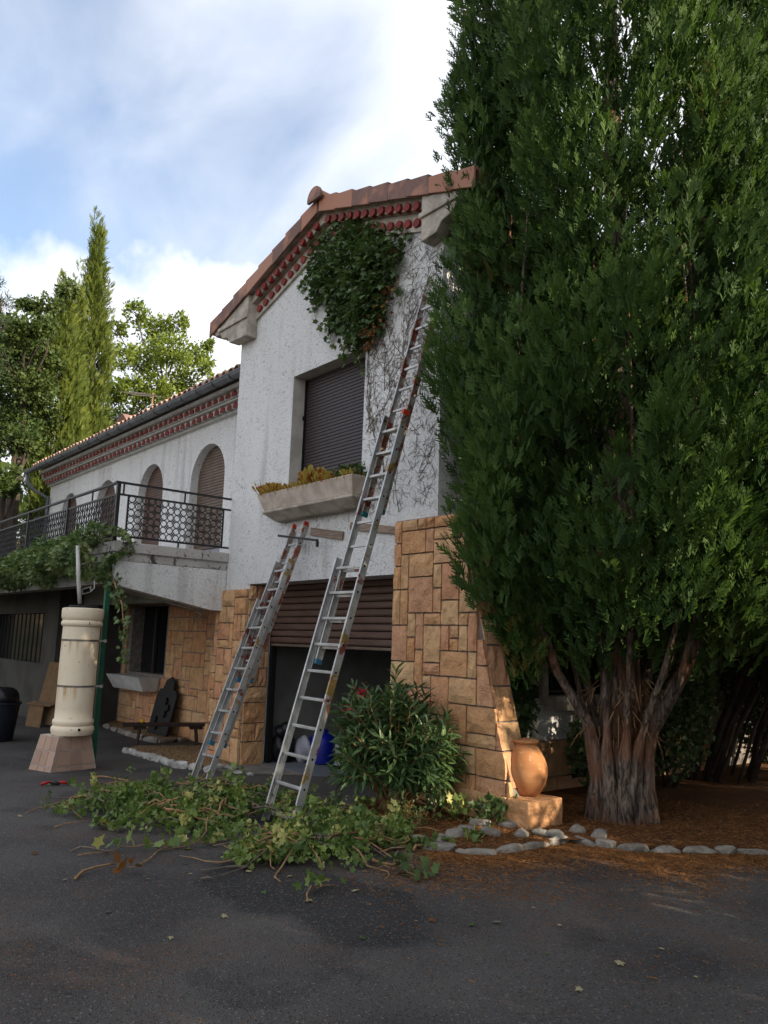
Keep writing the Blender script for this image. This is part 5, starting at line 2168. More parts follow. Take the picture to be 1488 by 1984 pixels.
def shade_tree(x, y, label, s=1.0, rot=0.0):
    global thin_crown
    t = thing('conifer_tree', label, 'tree', (x, y, gz(x, y) - .03))
    if thin_crown is None:
        thin_crown = conifer_crown('crown', t, org(t) + np.array([.85, .45, 0]), [(1.0, .4), (1.4, 1.1), (2.2, 1.55), (4, 1.7), (6, 1.55), (8, 1.2), (9.6, .6), (10.4, .1)], 290, 20, SPR2, M['leaf_cypress2'], .32, 1.0, .34, 19, inner=350)
    else:
        share(thin_crown, t).location = (0, 0, 0)
    for ch in list(con.children):
        if ch.name.startswith('stem'):
            share(ch, t).location = ch.location
    t.rotation_euler = (0, 0, rot)
    t.scale = (s, s, s)
    return t


for (x, y, s, rt, lab) in SHADE_TREES:
    shade_tree(x, y, lab, s, rt)


# ---------------------------------------------------------------- slender cypresses and oaks behind the wing
def slender(label, u0, v_top, v_bot, D, prof, seed, lean=(0, 0), n=150):
    def at(u, v):
        d = ray(u, v)
        return CAM + d * (D / np.linalg.norm(d[:2]))
    top = at(*u0[1], ) if False else at(u0[1], v_top)
    bot = at(u0[0], v_bot)
    gzv = hill(bot[0], bot[1])
    H_ = top[2] - gzv
    ln = ((top[0] - bot[0]) / (top[2] - bot[2]), (top[1] - bot[1]) / (top[2] - bot[2]))
    base = np.array([bot[0] - ln[0] * (bot[2] - gzv), bot[1] - ln[1] * (bot[2] - gzv), gzv])
    t = thing('slender_cypress', label, 'tree', base, 'slender cypresses behind the wing')
    mb = MB()
    mb.tube([base, base + np.array([ln[0], ln[1], 1]) * H_ * .5, base + np.array([ln[0], ln[1], 1]) * H_ * .95], [.16, .09, .02], 7)
    mb.build('trunk', M['bark_far'], t)
    conifer_crown('crown', t, base, [(a * H_, b) for a, b in prof], int(n * 1.3), 35, SPR_FAR, M['leaf_column'], .235, 1.0, .22, seed, lean=ln, tilt=.03, inner=1300)


slender('tallest slender cypress, yellowish green and leaning right', (172, 190), 450, 905, 26, [(.05, .45), (.2, .66), (.45, .66), (.7, .52), (.88, .34), (1.0, .08)], 61, n=300)
slender('shorter broad slender cypress left of the tallest one', (108, 124), 565, 950, 24, [(.05, .75), (.25, .98), (.5, .88), (.75, .62), (.93, .28), (1.0, .08)], 62, n=300)
slender('small slender cypress tip between the two taller ones', (138, 150), 560, 930, 24.6, [(.05, .4), (.3, .50), (.6, .40), (.85, .22), (1.0, .05)], 63, n=150)


def broadleaf(name, label, base, blobs, m, leafs, lsize, seed, group, trunk_pts, per_blob_limbs=True, tmpl=(LEAF_V, LEAF_F), hollow=.35):
    r = np.random.default_rng(seed)
    t = thing(name, label, 'tree', base, group)
    mb = MB()
    mb.tube(trunk_pts, np.linspace(.18, .05, len(trunk_pts)), 8)
    mb.build('trunk', M['bark_far'], t, smooth=True)
    lm = MB()
    tip = np.array(trunk_pts[-1])
    for (c, rad) in blobs:
        c = np.array(c)
        mid = (tip + c) / 2 + r.normal(size=3) * .25
        start = np.array(trunk_pts[-2]) + (tip - np.array(trunk_pts[-2])) * r.random()
        lm.tube([start, mid, c, c + r.normal(size=3) * rad * .5], [.035, .025, .014, .003], 6)
        for q in range(4):
            lm.tube([c, c + rdir(1)[0] * rad * .5, c + rdir(1)[0] * rad * .9], [.014, .010, .003], 5)
    lm.build('limb', M['bark_far'], t)
    tot = sum(b_[1] ** 2 for b_ in blobs)
    pos, dr, var = [], [], []
    for (c, rad) in blobs:
        c = np.array(c)
        nt = max(5, int(leafs * rad ** 2 / tot / 26))
        cl = c + rdir(nt) * rad * (hollow + (1 - hollow) * r.random((nt, 1)) ** .6) * np.array([1, 1, .8])
        for p in cl:
            n = int(26 * r.uniform(.6, 1.4))
            q = p + r.normal(size=(n, 3)) * rad * .17
            pos.append(q)
            dr.append(rdir(n) * .7 + (q - c) / rad * .5 + np.array([0, 0, .1]))
            var.append(np.clip(r.random() * .7 + r.random(n) * .3, 0, 1))
    pos, dr, var = np.concatenate(pos), np.concatenate(dr), np.concatenate(var)
    bulk('crown', tmpl[0], tmpl[1], pos, frames(dr), lsize * r.uniform(.7, 1.3, len(pos)), m, t, var)
    return t


def at(u, v, D):
    d = ray(u, v)
    return CAM + d * (D / np.linalg.norm(d[:2]))


PXM = 1548.0
# bright oak right of the cypresses
D = 29
bl = [((235, 690), 26), ((228, 640), 20), ((262, 605), 22), ((300, 640), 34), ((345, 625), 22), ((330, 680), 38), ((285, 700), 36), ((380, 690), 30), ((405, 668), 16), ((250, 760), 34), ((300, 755), 34), ((225, 820), 36), ((270, 810), 30), ((355, 740), 32), ((395, 715), 20), ((420, 750), 22), ((440, 730), 12), ((215, 760), 26), ((340, 790), 26)]
ob = at(320, 850, D)
gb_ = np.array([ob[0], ob[1], hill(ob[0], ob[1]) - .2])
broadleaf('oak_tree', 'bright yellow green oak rising behind the wing roof', gb_, [(at(u, v, D + rnd.uniform(-1.2, 1.2)), r * D * 1.03 / PXM) for (u, v), r in bl], M['leaf_oak'], 17000, .115, 71, 'oaks on the slope behind the house',
          [gb_, at(322, 850, D), at(322, 800, D), at(318, 745, D)])
# darker oak on the left edge
D = 23
bl = [((30, 700), 50), ((70, 640), 30), ((20, 640), 34), ((60, 760), 44), ((10, 770), 40), ((90, 700), 26), ((100, 590), 20), ((55, 590), 20), ((130, 560), 18), ((40, 820), 40), ((90, 810), 24), ((75, 600), 16), ((45, 660), 40), ((75, 690), 30)]
ob = at(40, 900, D)
gb_ = np.array([ob[0], ob[1], hill(ob[0], ob[1]) - .2])
broadleaf('oak_tree', 'darker mid green oak at the left picture edge', gb_, [(at(u, v, D + rnd.uniform(-1.2, 1.2)), r * D * 1.03 / PXM) for (u, v), r in bl], M['leaf_oak2'], 19000, .105, 72, 'oaks on the slope behind the house',
          [gb_, at(35, 880, D), at(45, 800, D), at(45, 720, D)])
# small pine branch in the far left corner
D = 21
bl = [((2, 590), 18), ((-15, 640), 26), ((-20, 560), 24), ((8, 630), 12), ((-40, 700), 40)]
ob = at(-40, 900, D)
gb_ = np.array([ob[0], ob[1], hill(ob[0], ob[1]) - .2])
broadleaf('pine_tree', 'thin pine whose branch tips enter at the left edge', gb_, [(at(u, v, D + rnd.uniform(-.6, .6)), r * D * 1.03 / PXM) for (u, v), r in bl], M['leaf_pine'], 3000, .16, 73, 'pines on the slope behind the house',
          [gb_, at(-40, 800, D), at(-35, 700, D), at(-30, 620, D)], tmpl=([(0, 0, 0), (-.05, .5, 0), (0, 1, 0), (.05, .5, 0)], [(0, 1, 2), (0, 2, 3)]))
# undergrowth shrubs on the slope left
for i, (u, v, D, rpx, lab) in enumerate([(10, 930, 20, 26, 'low shrub at the left edge below the pine'), (30, 860, 22, 40, 'shady bush on the slope under the darker oak'), (75, 890, 24, 26, 'dull bush at the foot of the slender cypresses'), (2, 840, 25, 34, 'ochre tinged bush high on the slope')]):
    c = at(u, v, D)
    bb = np.array([c[0], c[1], min(c[2] - .4, hill(c[0], c[1]))])
    rr = rpx * D * 1.03 / PXM
    broadleaf('bush', lab, bb, [(c + rdir(1)[0] * rr * .5, rr * .8) for _ in range(4)], M['leaf_oak2'], 1400, .11, 80 + i, 'bushes on the slope', [bb, (bb + c) / 2, c])
# a belt of woodland far behind, closing the horizon
wd = []
pos, dr = [], []
rw = np.random.default_rng(14)
for k in range(150):
    a = rw.uniform(math.radians(10), math.radians(175))
    R_ = rw.uniform(46, 62)
    x, y = CAM[0] + R_ * math.cos(a), CAM[1] + R_ * math.sin(a)
    h = rw.uniform(3.0, 5.5)
    n = 60
    p = np.array([x, y, hill(x, y) + h * .5]) + rdir(n) * np.array([2.6, 2.6, h * .55]) * rw.random((n, 1)) ** .35
    pos.append(p)
    dr.append(rdir(n))
bulk('far_wood', LEAF_V, LEAF_F, np.concatenate(pos), frames(np.concatenate(dr)), rw.uniform(.6, 1.1, 150 * 60), M['leaf_oak2'], None, kind='stuff')

# ---------------------------------------------------------------- ivy on the gable
ivy_poly = [(636, 450), (655, 432), (700, 428), (735, 440), (772, 458), (780, 488), (760, 530), (748, 570), (752, 600), (735, 640), (715, 668), (690, 676), (665, 662), (668, 640), (640, 640), (622, 628), (645, 600), (615, 585), (598, 560), (596, 515), (612, 480)]


def wall_ivy(name, label, poly_px, plane, n, depth, size, m, seed, cat='climber', out=None, depthf=None, extra=None):
    r = np.random.default_rng(seed)
    axis, val = plane
    us = [p[0] for p in poly_px]
    vs_ = [p[1] for p in poly_px]
    pts = []
    cx, cy = np.mean(us), np.mean(vs_)
    while len(pts) < n:
        u, v = r.uniform(min(us), max(us)), r.uniform(min(vs_), max(vs_))
        if inside(poly_px, u, v):
            pts.append((u, v))
    pos, dr, var = [], [], []
    o = np.array(out, float)
    for u, v in pts:
        # distance to the outline controls the cushion depth
        dm = min(math.hypot(u - a, v - b_) for a, b_ in poly_px)
        f = min(1, dm / 45.0)
        if f < .55 and math.sin(u * .19 + seed) * math.sin(v * .17 + 1.1 * seed) > .05 and r.random() < .85: continue
        bump_ = .5 + .5 * math.sin(u * .11 + 1.3 * math.sin(v * .07)) * math.sin(v * .09 + .5)
        d = depth * (.15 + .85 * f) * (.45 + .55 * bump_) * (1 - .55 * r.random() ** 2)
        p = P(u, v, axis, val + o[axis] * d)
        p = p + r.normal(size=3) * .035
        pos.append(p)
        dr.append(o * .5 + np.array([0, 0, -.55]) + r.normal(size=3) * .45)
        var.append(np.clip(.15 + .55 * bump_ * r.random() + .3 * r.random() * (d / depth), 0, 1))
    pos, dr = np.array(pos), np.array(dr)
    c0 = pos.mean(0)
    t = thing(name, label, cat, c0)
    fr = frames(dr, r.normal(size=len(dr)) * .5)
    bulk('foliage', IVY_V, IVY_F, pos, fr, size * r.uniform(.6, 1.25, len(pos)), m, t, np.array(var))
    return t, c0


ivt, ivc = wall_ivy('wall_ivy', 'bushy dark ivy clump hanging under the gable peak', ivy_poly, (1, -.02), 4000, .25, .078, M['leaf_dark'], 91, out=(0, -1, 0))
# loose shoots trailing out of the clump
r = np.random.default_rng(94)
pp = []
tm = MB()
for path in ([(612, 560), (606, 590), (612, 618), (622, 640)], [(640, 625), (636, 650), (644, 668)], [(668, 655), (664, 680), (672, 700)], [(690, 660), (694, 690), (702, 722)], [(758, 520), (772, 548), (770, 575)], [(640, 455), (618, 462), (602, 480)], [(752, 462), (778, 452), (796, 458)], [(604, 520), (588, 540), (584, 560)]):
    w3 = [P(u, v, 1, -.05) for u, v in path]
    tm.tube(w3, np.linspace(.006, .002, len(w3)), 4)
    for k in range(26):
        q_ = r.random() ** 1.3 * (len(w3) - 1.001)
        i = int(q_)
        pp.append(w3[i] + (w3[i + 1] - w3[i]) * (q_ - i) + r.normal(size=3) * np.array([.045, .02, .045]) * (1.3 - q_ / len(w3)))
tm.build('shoots', M['stem'], ivt)['kind'] = 'stuff'
bulk('loose_leaves', IVY_V, IVY_F, np.array(pp), frames(np.array([0, -.5, -.6]) + r.normal(size=(len(pp), 3)) * .4), r.uniform(.04, .085, len(pp)), M['leaf_dark'], ivt)
# dead brown leaves and roots along its right edge
r = np.random.default_rng(92)
pp = []
for (u, v, s, n) in [(715, 640, 10, 60), (742, 560, 8, 26), (735, 600, 8, 30), (705, 665, 8, 24), (755, 500, 8, 14)]:
    pp += [P(u + r.normal() * s, v + r.normal() * s * 1.2, 1, -.05 - .12 * r.random()) for _ in range(n)]
bulk('dead_leaves', LEAF_V, LEAF_F, np.array(pp), frames(rdir(len(pp)) + np.array([0, 0, -.6])), r.uniform(.04, .085, len(pp)), M['leaf_dead'], ivt)
# bare vine stems printed all over the right half of the gable
vine = thing('dead_vine', 'net of bare dead vine stems clinging to the right half of the gable', 'climber', (3.4, -.01, 4.6))
mb = MB()
rv_ = np.random.default_rng(93)


def on_wall(x, z):
    if x > W - .02 or z > roofz(x) - .36 or z < 2.9: return False
    if x < 2.95 and z < 5.2: return False
    return x > 2.2


for k in range(44):
    x, z = rv_.uniform(2.95, 4.15), rv_.uniform(2.95, 5.2)
    a = math.pi / 2 + rv_.normal() * .45
    pts = []
    for s in range(int(rv_.uniform(8, 26))):
        pts.append((x, -.004 - .004 * rv_.random(), z))
        a += rv_.normal() * .20
        a += (math.pi / 2 - a) * .06
        x += math.cos(a) * .085
        z += math.sin(a) * .085
        if not on_wall(x, z): break
    if len(pts) > 3:
        mb.tube(pts, np.linspace(rv_.uniform(.0025, .005), .0011, len(pts)), 4, cap=False)
        for q in range(len(pts)):
            for _ in range(2):
                if rv_.random() < .7:
                    b0 = np.array(pts[q])
                    an = a + rv_.choice([-1, 1]) * rv_.uniform(.4, 1.5)
                    L = rv_.uniform(.04, .20)
                    b1 = b0 + np.array([math.cos(an) * L * .5, 0, math.sin(an) * L * .5])
                    an += rv_.normal() * .5
                    b2 = b1 + np.array([math.cos(an) * L * .5, 0, math.sin(an) * L * .5])
                    if on_wall(b2[0], b2[2]):
                        mb.tube([b0, b1, b2], [.0026, .0024, .0012], 3, cap=False)
for k in range(2400):
    x, z = rv_.uniform(2.2, 4.18), rv_.uniform(2.95, 6.4)
    if not on_wall(x, z) or rv_.random() > .35 + .5 * min(1, max(0, (x - 2.7))): continue
    an = rv_.uniform(0, math.pi)
    L = rv_.uniform(.04, .19)
    b0 = np.array([x, -.004, z])
    b1 = b0 + np.array([math.cos(an) * L * .5, -.003, math.sin(an) * L * .5])
    an += rv_.normal() * .6
    b2 = b1 + np.array([math.cos(an) * L * .5, .002, math.sin(an) * L * .5])
    if on_wall(b2[0], b2[2]):
        w_ = rv_.uniform(.0013, .0030)
        mb.tube([b0, b1, b2], [w_ * .6, w_, w_ * .4], 3, cap=False)
mb.build('stem_net', M['stem_dead'], vine)['kind'] = 'stuff'

# shadowy ivy on the side wall behind the buttress
wall_ivy('wall_ivy', 'shaded ivy growing between the buttress and the grilled side window', [(945, 1215), (1000, 1235), (1040, 1260), (1035, 1330), (1025, 1400), (1000, 1440), (985, 1400), (965, 1330), (950, 1270)], (0, W + .02), 1500, .40, .085, M['leaf_dark'], 95, out=(1, 0, 0))

# ---------------------------------------------------------------- climber hedge along the balcony front
r = np.random.default_rng(101)
hed = thing('climbing_hedge', 'thick leafy climber draped along the front edge of the balcony', 'climber', (-3.0, -1.75, 2.6))
N = 12000
xx = r.uniform(-7.6, .16, N)
topz = 2.84 + .05 * np.sin(xx * 2.1 + .5) + .06 * np.sin(xx * 5.3) - .12 * np.clip((-1.2 - xx) / 3, 0, 1)
topz += .12 * np.exp(-((xx + .25) / .4) ** 2)
botz = 2.36 + .05 * np.sin(xx * 3.7) + .05 * np.sin(xx * 9)
th = r.uniform(0, 2 * np.pi, N)
rr = np.sqrt(r.uniform(.45, 1, N))
lump = 1 + .18 * np.sin(xx * 7 + 3 * np.sin(th)) + .1 * np.sin(xx * 15 + th * 3)
yy = -1.78 + .31 * np.cos(th) * rr * lump
zz = (topz + botz) / 2 + (topz - botz) / 2 * np.sin(th) * rr * lump
pos = np.stack([xx, yy, zz], 1)
dr = np.stack([r.normal(size=N) * .5, np.cos(th) * .8, np.sin(th) * .6 - .35], 1) + r.normal(size=(N, 3)) * .35
bulk('foliage', IVY_V, IVY_F, pos, frames(dr), .064 * r.uniform(.6, 1.3, N), M['leaf_hedge'], hed, np.clip(.35 + .35 * np.sin(xx * 6 + 2 * th) + r.normal(size=N) * .22, 0, 1))
# trailing strand
tp = [P(u, v, 1, -1.62) for u, v in ((205, 1090), (222, 1130), (236, 1170), (240, 1215), (242, 1258), (240, 1275))]
mb = MB()
mb.tube(tp, [.012, .010, .008, .006, .004, .002], 5)
mb.build('trailing_stem', M['stem'], hed)
pos = []
for k in range(150):
    s = r.random() ** 1.7 * (len(tp) - 1.01)
    i = int(s)
    pos.append(tp[i] + (tp[i + 1] - tp[i]) * (s - i) + r.normal(size=3) * .05 * (1.2 - s / 6))
bulk('trailing_leaves', IVY_V, IVY_F, np.array(pos), frames(rdir(150) * .6 + np.array([0, -.3, -.8])), r.uniform(.04, .08, 150), M['leaf_dark'], hed)

# ---------------------------------------------------------------- window box plants
sed = thing('dry_sedum', 'yellow and red drying sedum filling the window planter', 'plant', (2.15, -.25, 3.4))
N = 3600
xx = r.uniform(PX0 + .06, PX1 - .12, N)
yy = r.uniform(-.29, -.06, N)
hh = .10 + .05 * np.sin(xx * 6) + .03 * np.sin(xx * 17)
pos = np.stack([xx, yy, np.full(N, 3.325)], 1)
dr = np.stack([r.normal(size=N) * .35, r.normal(size=N) * .35 - .25, np.ones(N)], 1)
bulk('blades', [(-.03, 0, 0), (.03, 0, 0), (.022, .55, .04), (-.022, .55, .04), (0.09, .92, .0), (0, 1.0, .03), (-.09, .9, .02)], [(0, 1, 2), (0, 2, 3), (3, 2, 4), (3, 4, 5), (3, 5, 6)], pos, frames(dr), np.clip(hh, .05, .2) * r.uniform(.6, 1.7, N), M['leaf_sedum'], sed)
N = 260
pos = np.stack([r.uniform(2.72, 3.16, N), r.uniform(-.26, -.06, N), 3.37 + r.random(N) * .15], 1)
bulk('green_shoots', LEAF_V, LEAF_F, pos, frames(rdir(N) + np.array([0, -.2, .6])), r.uniform(.04, .075, N), M['leaf_oak2'], sed, kind='stuff')

# ---------------------------------------------------------------- oleander
OB = gp(772, 1585)
OB = np.array([OB[0] - .05, OB[1] + .02, bz(OB[0], OB[1])])
ole = thing('oleander_shrub', 'oleander shrub with narrow leaves and one pink bloom before the buttress', 'shrub', OB)
r = np.random.default_rng(111)
pos, dr, sz, var = [], [], [], []
stem = MB()
tips = []
rx = RIGHT * np.array([1, 1, 0]); rx /= np.linalg.norm(rx)
fw = FWD * np.array([1, 1, 0]); fw /= np.linalg.norm(fw)
for k in range(190):
    a = r.uniform(0, 2 * np.pi)
    q = r.random() ** .55
    spread = .60 * q
    h = (1.16 * (1 - .36 * q ** 2) - .10 * math.cos(a)) * r.uniform(.34, 1.06)
    e = OB + rx * math.cos(a) * spread + fw * math.sin(a) * spread * .85 + np.array([0, 0, h])
    if e[1] > -.10: e[1] = -.10 - .12 * r.random()
    p0 = OB + r.normal(size=3) * np.array([.07, .05, 0])
    mid = p0 * .5 + e * .5 + np.array([0, 0, .10])
    stem.tube([p0, mid, e], [.011, .008, .004], 5)
    tips.append(e)
    axis = e - mid
    axis /= np.linalg.norm(axis)
    nl = int(r.uniform(22, 34))
    tone = r.random()
    for i in range(nl):
        t = 1 - (i / nl) * .95
        c = mid + (e - mid) * t if t > .15 else mid
        ph = i * 2.4
        u = np.cross(axis, (0, 0, 1)) + 1e-3
        u /= np.linalg.norm(u)
        v = np.cross(axis, u)
        o = u * math.cos(ph) + v * math.sin(ph)
        d = axis * (.35 + .65 * t * t) + o * .95 + np.array([0, 0, -.18 * (1 - t)]) + r.normal(size=3) * .12
        pos.append(c)
        dr.append(d)
        sz.append(r.uniform(.11, .185) * (1 - .25 * (t > .9)))
        var.append(np.clip(.15 + .45 * tone + .4 * r.random() * t, 0, 1))
stem.build('stems', M['stem'], ole)['kind'] = 'stuff'
ro = frames(np.array(dr), r.normal(size=len(dr)) * .5)
bulk('foliage', LANCE_V, LANCE_F, np.array(pos), ro, np.array(sz) * np.array(1.0), M['leaf_oleander'], ole, np.array(var))
# two old woody stems and the blooms
MB().tube([OB + (.0, 0, -.05), OB + rx * .02 + (0, 0, .22), OB + rx * .10 + (0, 0, .42)], [.035, .028, .016], 8).build('woody_stem', M['stem'], ole, smooth=True)
MB().tube([OB + rx * .06 + (.0, 0, -.05), OB + rx * .20 + (0, 0, .18), OB + rx * .17 + (0, 0, .40)], [.026, .02, .01], 8).build('woody_stem', M['stem'], ole, smooth=True)
for (u, v, n, s) in ((705, 1343, 26, .026), (673, 1371, 7, .016)):
    d = ray(u, v)
    tt = ((OB - CAM) @ np.array([FWD[0], FWD[1], 0]) - .12) / (d @ np.array([FWD[0], FWD[1], 0]))
    c = CAM + d * tt
    MB().tube([OB + (0, 0, .5), (OB + c) / 2 + (0, 0, .35), c], [.008, .006, .004], 5).build('flower_stem', M['stem'], ole)
    bulk('bloom', LEAF_V, LEAF_F, c + r.normal(size=(n, 3)) * s * .8, frames(rdir(n) + np.array([0, -.3, .4])), s * 1.7 * r.uniform(.8, 1.2, n), M['flower'], ole, kind='stuff')


# ---------------------------------------------------------------- low plants at the bed edge
def tuft(name, label, c, n, rad, h, size, m, tmpl, seed, group=None, cat='plant', branchy=False):
    r = np.random.default_rng(seed)
    t = thing(name, label, cat, c, group)
    pos = np.array(c) + np.stack([r.normal(size=n) * rad * .5, r.normal(size=n) * rad * .5, h * r.random(n) ** .8], 1)
    dr = (pos - np.array(c)) / rad * .6 + rdir(n) * .5 + np.array([0, 0, .35])
    bulk('foliage', tmpl[0], tmpl[1], pos, frames(dr), size * r.uniform(.6, 1.3, n), m, t)
    sm = MB()
    for k in range(max(3, n // 14)):
        p = pos[k]
        sm.tube([np.array(c) + r.normal(size=3) * np.array([.02, .02, 0]), (np.array(c) + p) / 2 + r.normal(size=3) * .01, p], [.005, .004, .002], 4)
    sm.build('stems', M['stem'], t)['kind'] = 'stuff'
    return t


IVT, LNT, LFT = (IVY_V, IVY_F), (LANCE_V, LANCE_F), (LEAF_V, LEAF_F)
gpb = lambda u, v: np.array([*gp(u, v)[:2], bz(*gp(u, v)[:2])])
tuft('box_seedling', 'tiny box shrub with pale leaves under the oleander, left', gpb(782, 1600), 190, .11, .15, .022, M['leaf_oak2'], LFT, 121, 'box seedlings under the oleander')
tuft('box_seedling', 'tiny dark box shrub under the oleander, right', gpb(812, 1608), 170, .10, .13, .022, M['leaf_dark'], LFT, 122, 'box seedlings under the oleander')
tuft('oleander_shoot', 'young oleander shoot right of the woody stems', gpb(845, 1590), 46, .12, .16, .10, M['leaf_oleander'], LNT, 123)
tuft('ivy_plant', 'dark ivy climbing at the left foot of the stone plinth', gpb(955, 1608), 120, .17, .20, .065, M['leaf_dark'], IVT, 124, 'ivy at the buttress foot')
tuft('ivy_plant', 'bright ivy shoot between the oleander and the plinth', gpb(890, 1602), 50, .12, .18, .06, M['leaf_cut'], IVT, 125, 'ivy at the buttress foot')
yc = gp(8, 1345)
yc = np.array([-5.0, -2.05, .0])
yu = thing('yucca', 'dark spiky yucca at the left edge under the balcony', 'plant', yc)
MB().tube([yc, yc + (0, 0, .9)], [.05, .05], 8).build('trunk', M['bark_far'], yu)
n = 90
dd = rdir(n) * 1.0 + np.array([0, 0, .25])
bulk('foliage', [(-.035, 0, 0), (.035, 0, 0), (.028, .5, .03), (-.028, .5, .03), (0, 1, -.12)], [(0, 1, 2), (0, 2, 3), (3, 2, 4)], np.tile(yc + (0, 0, 1.05), (n, 1)) + r.normal(size=(n, 3)) * .06, frames(dd, r.normal(size=n) * .3), r.uniform(.40, .62, n), M['leaf_yucca'], yu)

# ---------------------------------------------------------------- the heap of cut ivy
r = np.random.default_rng(131)
heaps = [((185, 1575), .30, .22), ((225, 1560), .34, .26), ((290, 1560), .42, .30), ((345, 1580), .42, .28), ((300, 1595), .40, .22), ((405, 1560), .40, .32), ((450, 1590), .36, .24), ((400, 1610), .34, .18), ((480, 1560), .36, .25), ((530, 1600), .34, .20),
         ((560, 1570), .34, .20), ((600, 1625), .36, .24), ((650, 1640), .36, .26), ((575, 1655), .32, .20), ((640, 1665), .30, .20), ((700, 1635), .30, .20), ((735, 1620), .26, .16), ((520, 1650), .26, .16), ((690, 1600), .28, .16), ((640, 1600), .30, .18), ((775, 1640), .16, .10), ((505, 1670), .16, .14)]
H_ = []
for (u, v), ra, h in heaps:
    c = gp(u, v)
    H_.append((c[0], c[1], ra * .96, h * .58))


def heap_h(x, y):
    s = 0.0
    for (a, b_, ra, h) in H_:
        d2 = ((x - a) ** 2 + (y - b_) ** 2) / ra ** 2
        if d2 < 1.3: s = max(s, h * max(0, 1 - d2 / 1.3) ** .6)
    return s


pos, dr, var, size = [], [], [], []
for (a, b_, ra, h) in H_:
    for k in range(int(6200 * ra * ra) + 90):
        q = math.sqrt(r.random())
        th = r.uniform(0, 2 * np.pi)
        x, y = a + math.cos(th) * q * ra * 1.1, b_ + math.sin(th) * q * ra * 1.1
        hh = heap_h(x, y)
        if r.random() > .22 + 3.2 * hh: continue
        z = gz(x, y) + .01 + hh * (1 - .6 * r.random() ** 2)
        pos.append((x, y, z))
        dr.append(rdir(1)[0] * .8 + np.array([0, 0, .15]))
        cl = .5 + .5 * math.sin(x * 5.1 + 1.7 * math.sin(y * 4.3))
        var.append(np.clip(.02 + .6 * cl * r.random() + .42 * r.random(), 0, .999))
        size.append(r.uniform(.024, .060))
for k in range(170):
    a, b_, ra, h = H_[r.integers(len(H_))]
    th = r.uniform(0, 2 * np.pi)
    q = math.sqrt(r.random()) * 1.15
    x, y = a + math.cos(th) * q * ra, b_ + math.sin(th) * q * ra
    z0 = gz(x, y) + heap_h(x, y) * .8
    d = np.array([math.cos(th) * .5 + r.normal() * .4, math.sin(th) * .5 + r.normal() * .4, r.uniform(.2, 1.1)])
    d /= np.linalg.norm(d)
    L = r.uniform(.10, .26)
    tone = r.random()
    sm_ = r.uniform(.022, .055)
    for q in range(int(r.uniform(12, 26))):
        t = r.random()
        p = np.array([x, y, z0]) + d * L * t + r.normal(size=3) * .024
        p[2] = max(p[2], gz(x, y) + .01)
        pos.append(p)
        dr.append(d * .5 + rdir(1)[0] * .8)
        var.append(np.clip(tone * .9 + .1 * r.random(), 0, .999))
        size.append(sm_ * r.uniform(.7, 1.3))
keep = []
for i, p in enumerate(pos):
    ok = True
    for fx_, fy_, rad_ in ((4.06, -1.60, .26), (1.83, -1.17, .22)):
        ux_ = np.array([CAM[0] - fx_, CAM[1] - fy_]) / math.hypot(CAM[0] - fx_, CAM[1] - fy_)
        rel = np.array([p[0] - fx_, p[1] - fy_])
        al = rel @ ux_
        ac = abs(rel[0] * ux_[1] - rel[1] * ux_[0])
        if -.1 < al < .55 and ac < rad_ and p[2] - gz(p[0], p[1]) > .035 + .02 * r.random(): ok = False
    if ok: keep.append(i)
pos = [pos[i] for i in keep]
dr = [dr[i] for i in keep]
var = [var[i] for i in keep]
size = [size[i] for i in keep]
pile = thing('ivy_heap', 'heap of freshly cut ivy lying round the feet of the ladders', 'ivy heap', np.mean(np.array(pos), 0) * np.array([1, 1, 0]))
bulk('leaves', IVY_V, IVY_F, np.array(pos), frames(np.array(dr)), np.array(size), M['leaf_cut'], pile, np.array(var), kind='stuff')
# woody stems of the cuttings, each a branch of its own
spots_ = []
for k in range(100):
    a, b_, ra, h = H_[k % len(H_)]
    x, y = a + r.normal() * ra * .55, b_ + r.normal() * ra * .55
    an = r.uniform(0, 2 * np.pi)
    L = r.uniform(.25, .75)
    pts = []
    for s in range(7):
        zz_ = gz(x, y) + .02 + heap_h(x, y) * r.uniform(.85, 1.2)
        pts.append(np.array([x, y, zz_]))
        an += r.normal() * .5
        x += math.cos(an) * L / 6
        y += math.sin(an) * L / 6
    spots_.append((pts, r.uniform(.006, .013)))
for k, (pts, rad) in enumerate(spots_):
    mb = MB()
    mb.tube(pts, np.linspace(rad, rad * .35, len(pts)), 6)
    if k % 2 == 0:
        q = pts[3]
        e = q + np.array([r.normal() * .12, r.normal() * .12, .05 * r.random()])
        mb.tube([q, (q + e) / 2 + (0, 0, .02), e], [rad * .6, rad * .45, rad * .2], 5)
    mb.build('cut_branch', M['stem'] if k % 3 else M['stem_dead'], pile, smooth=True)


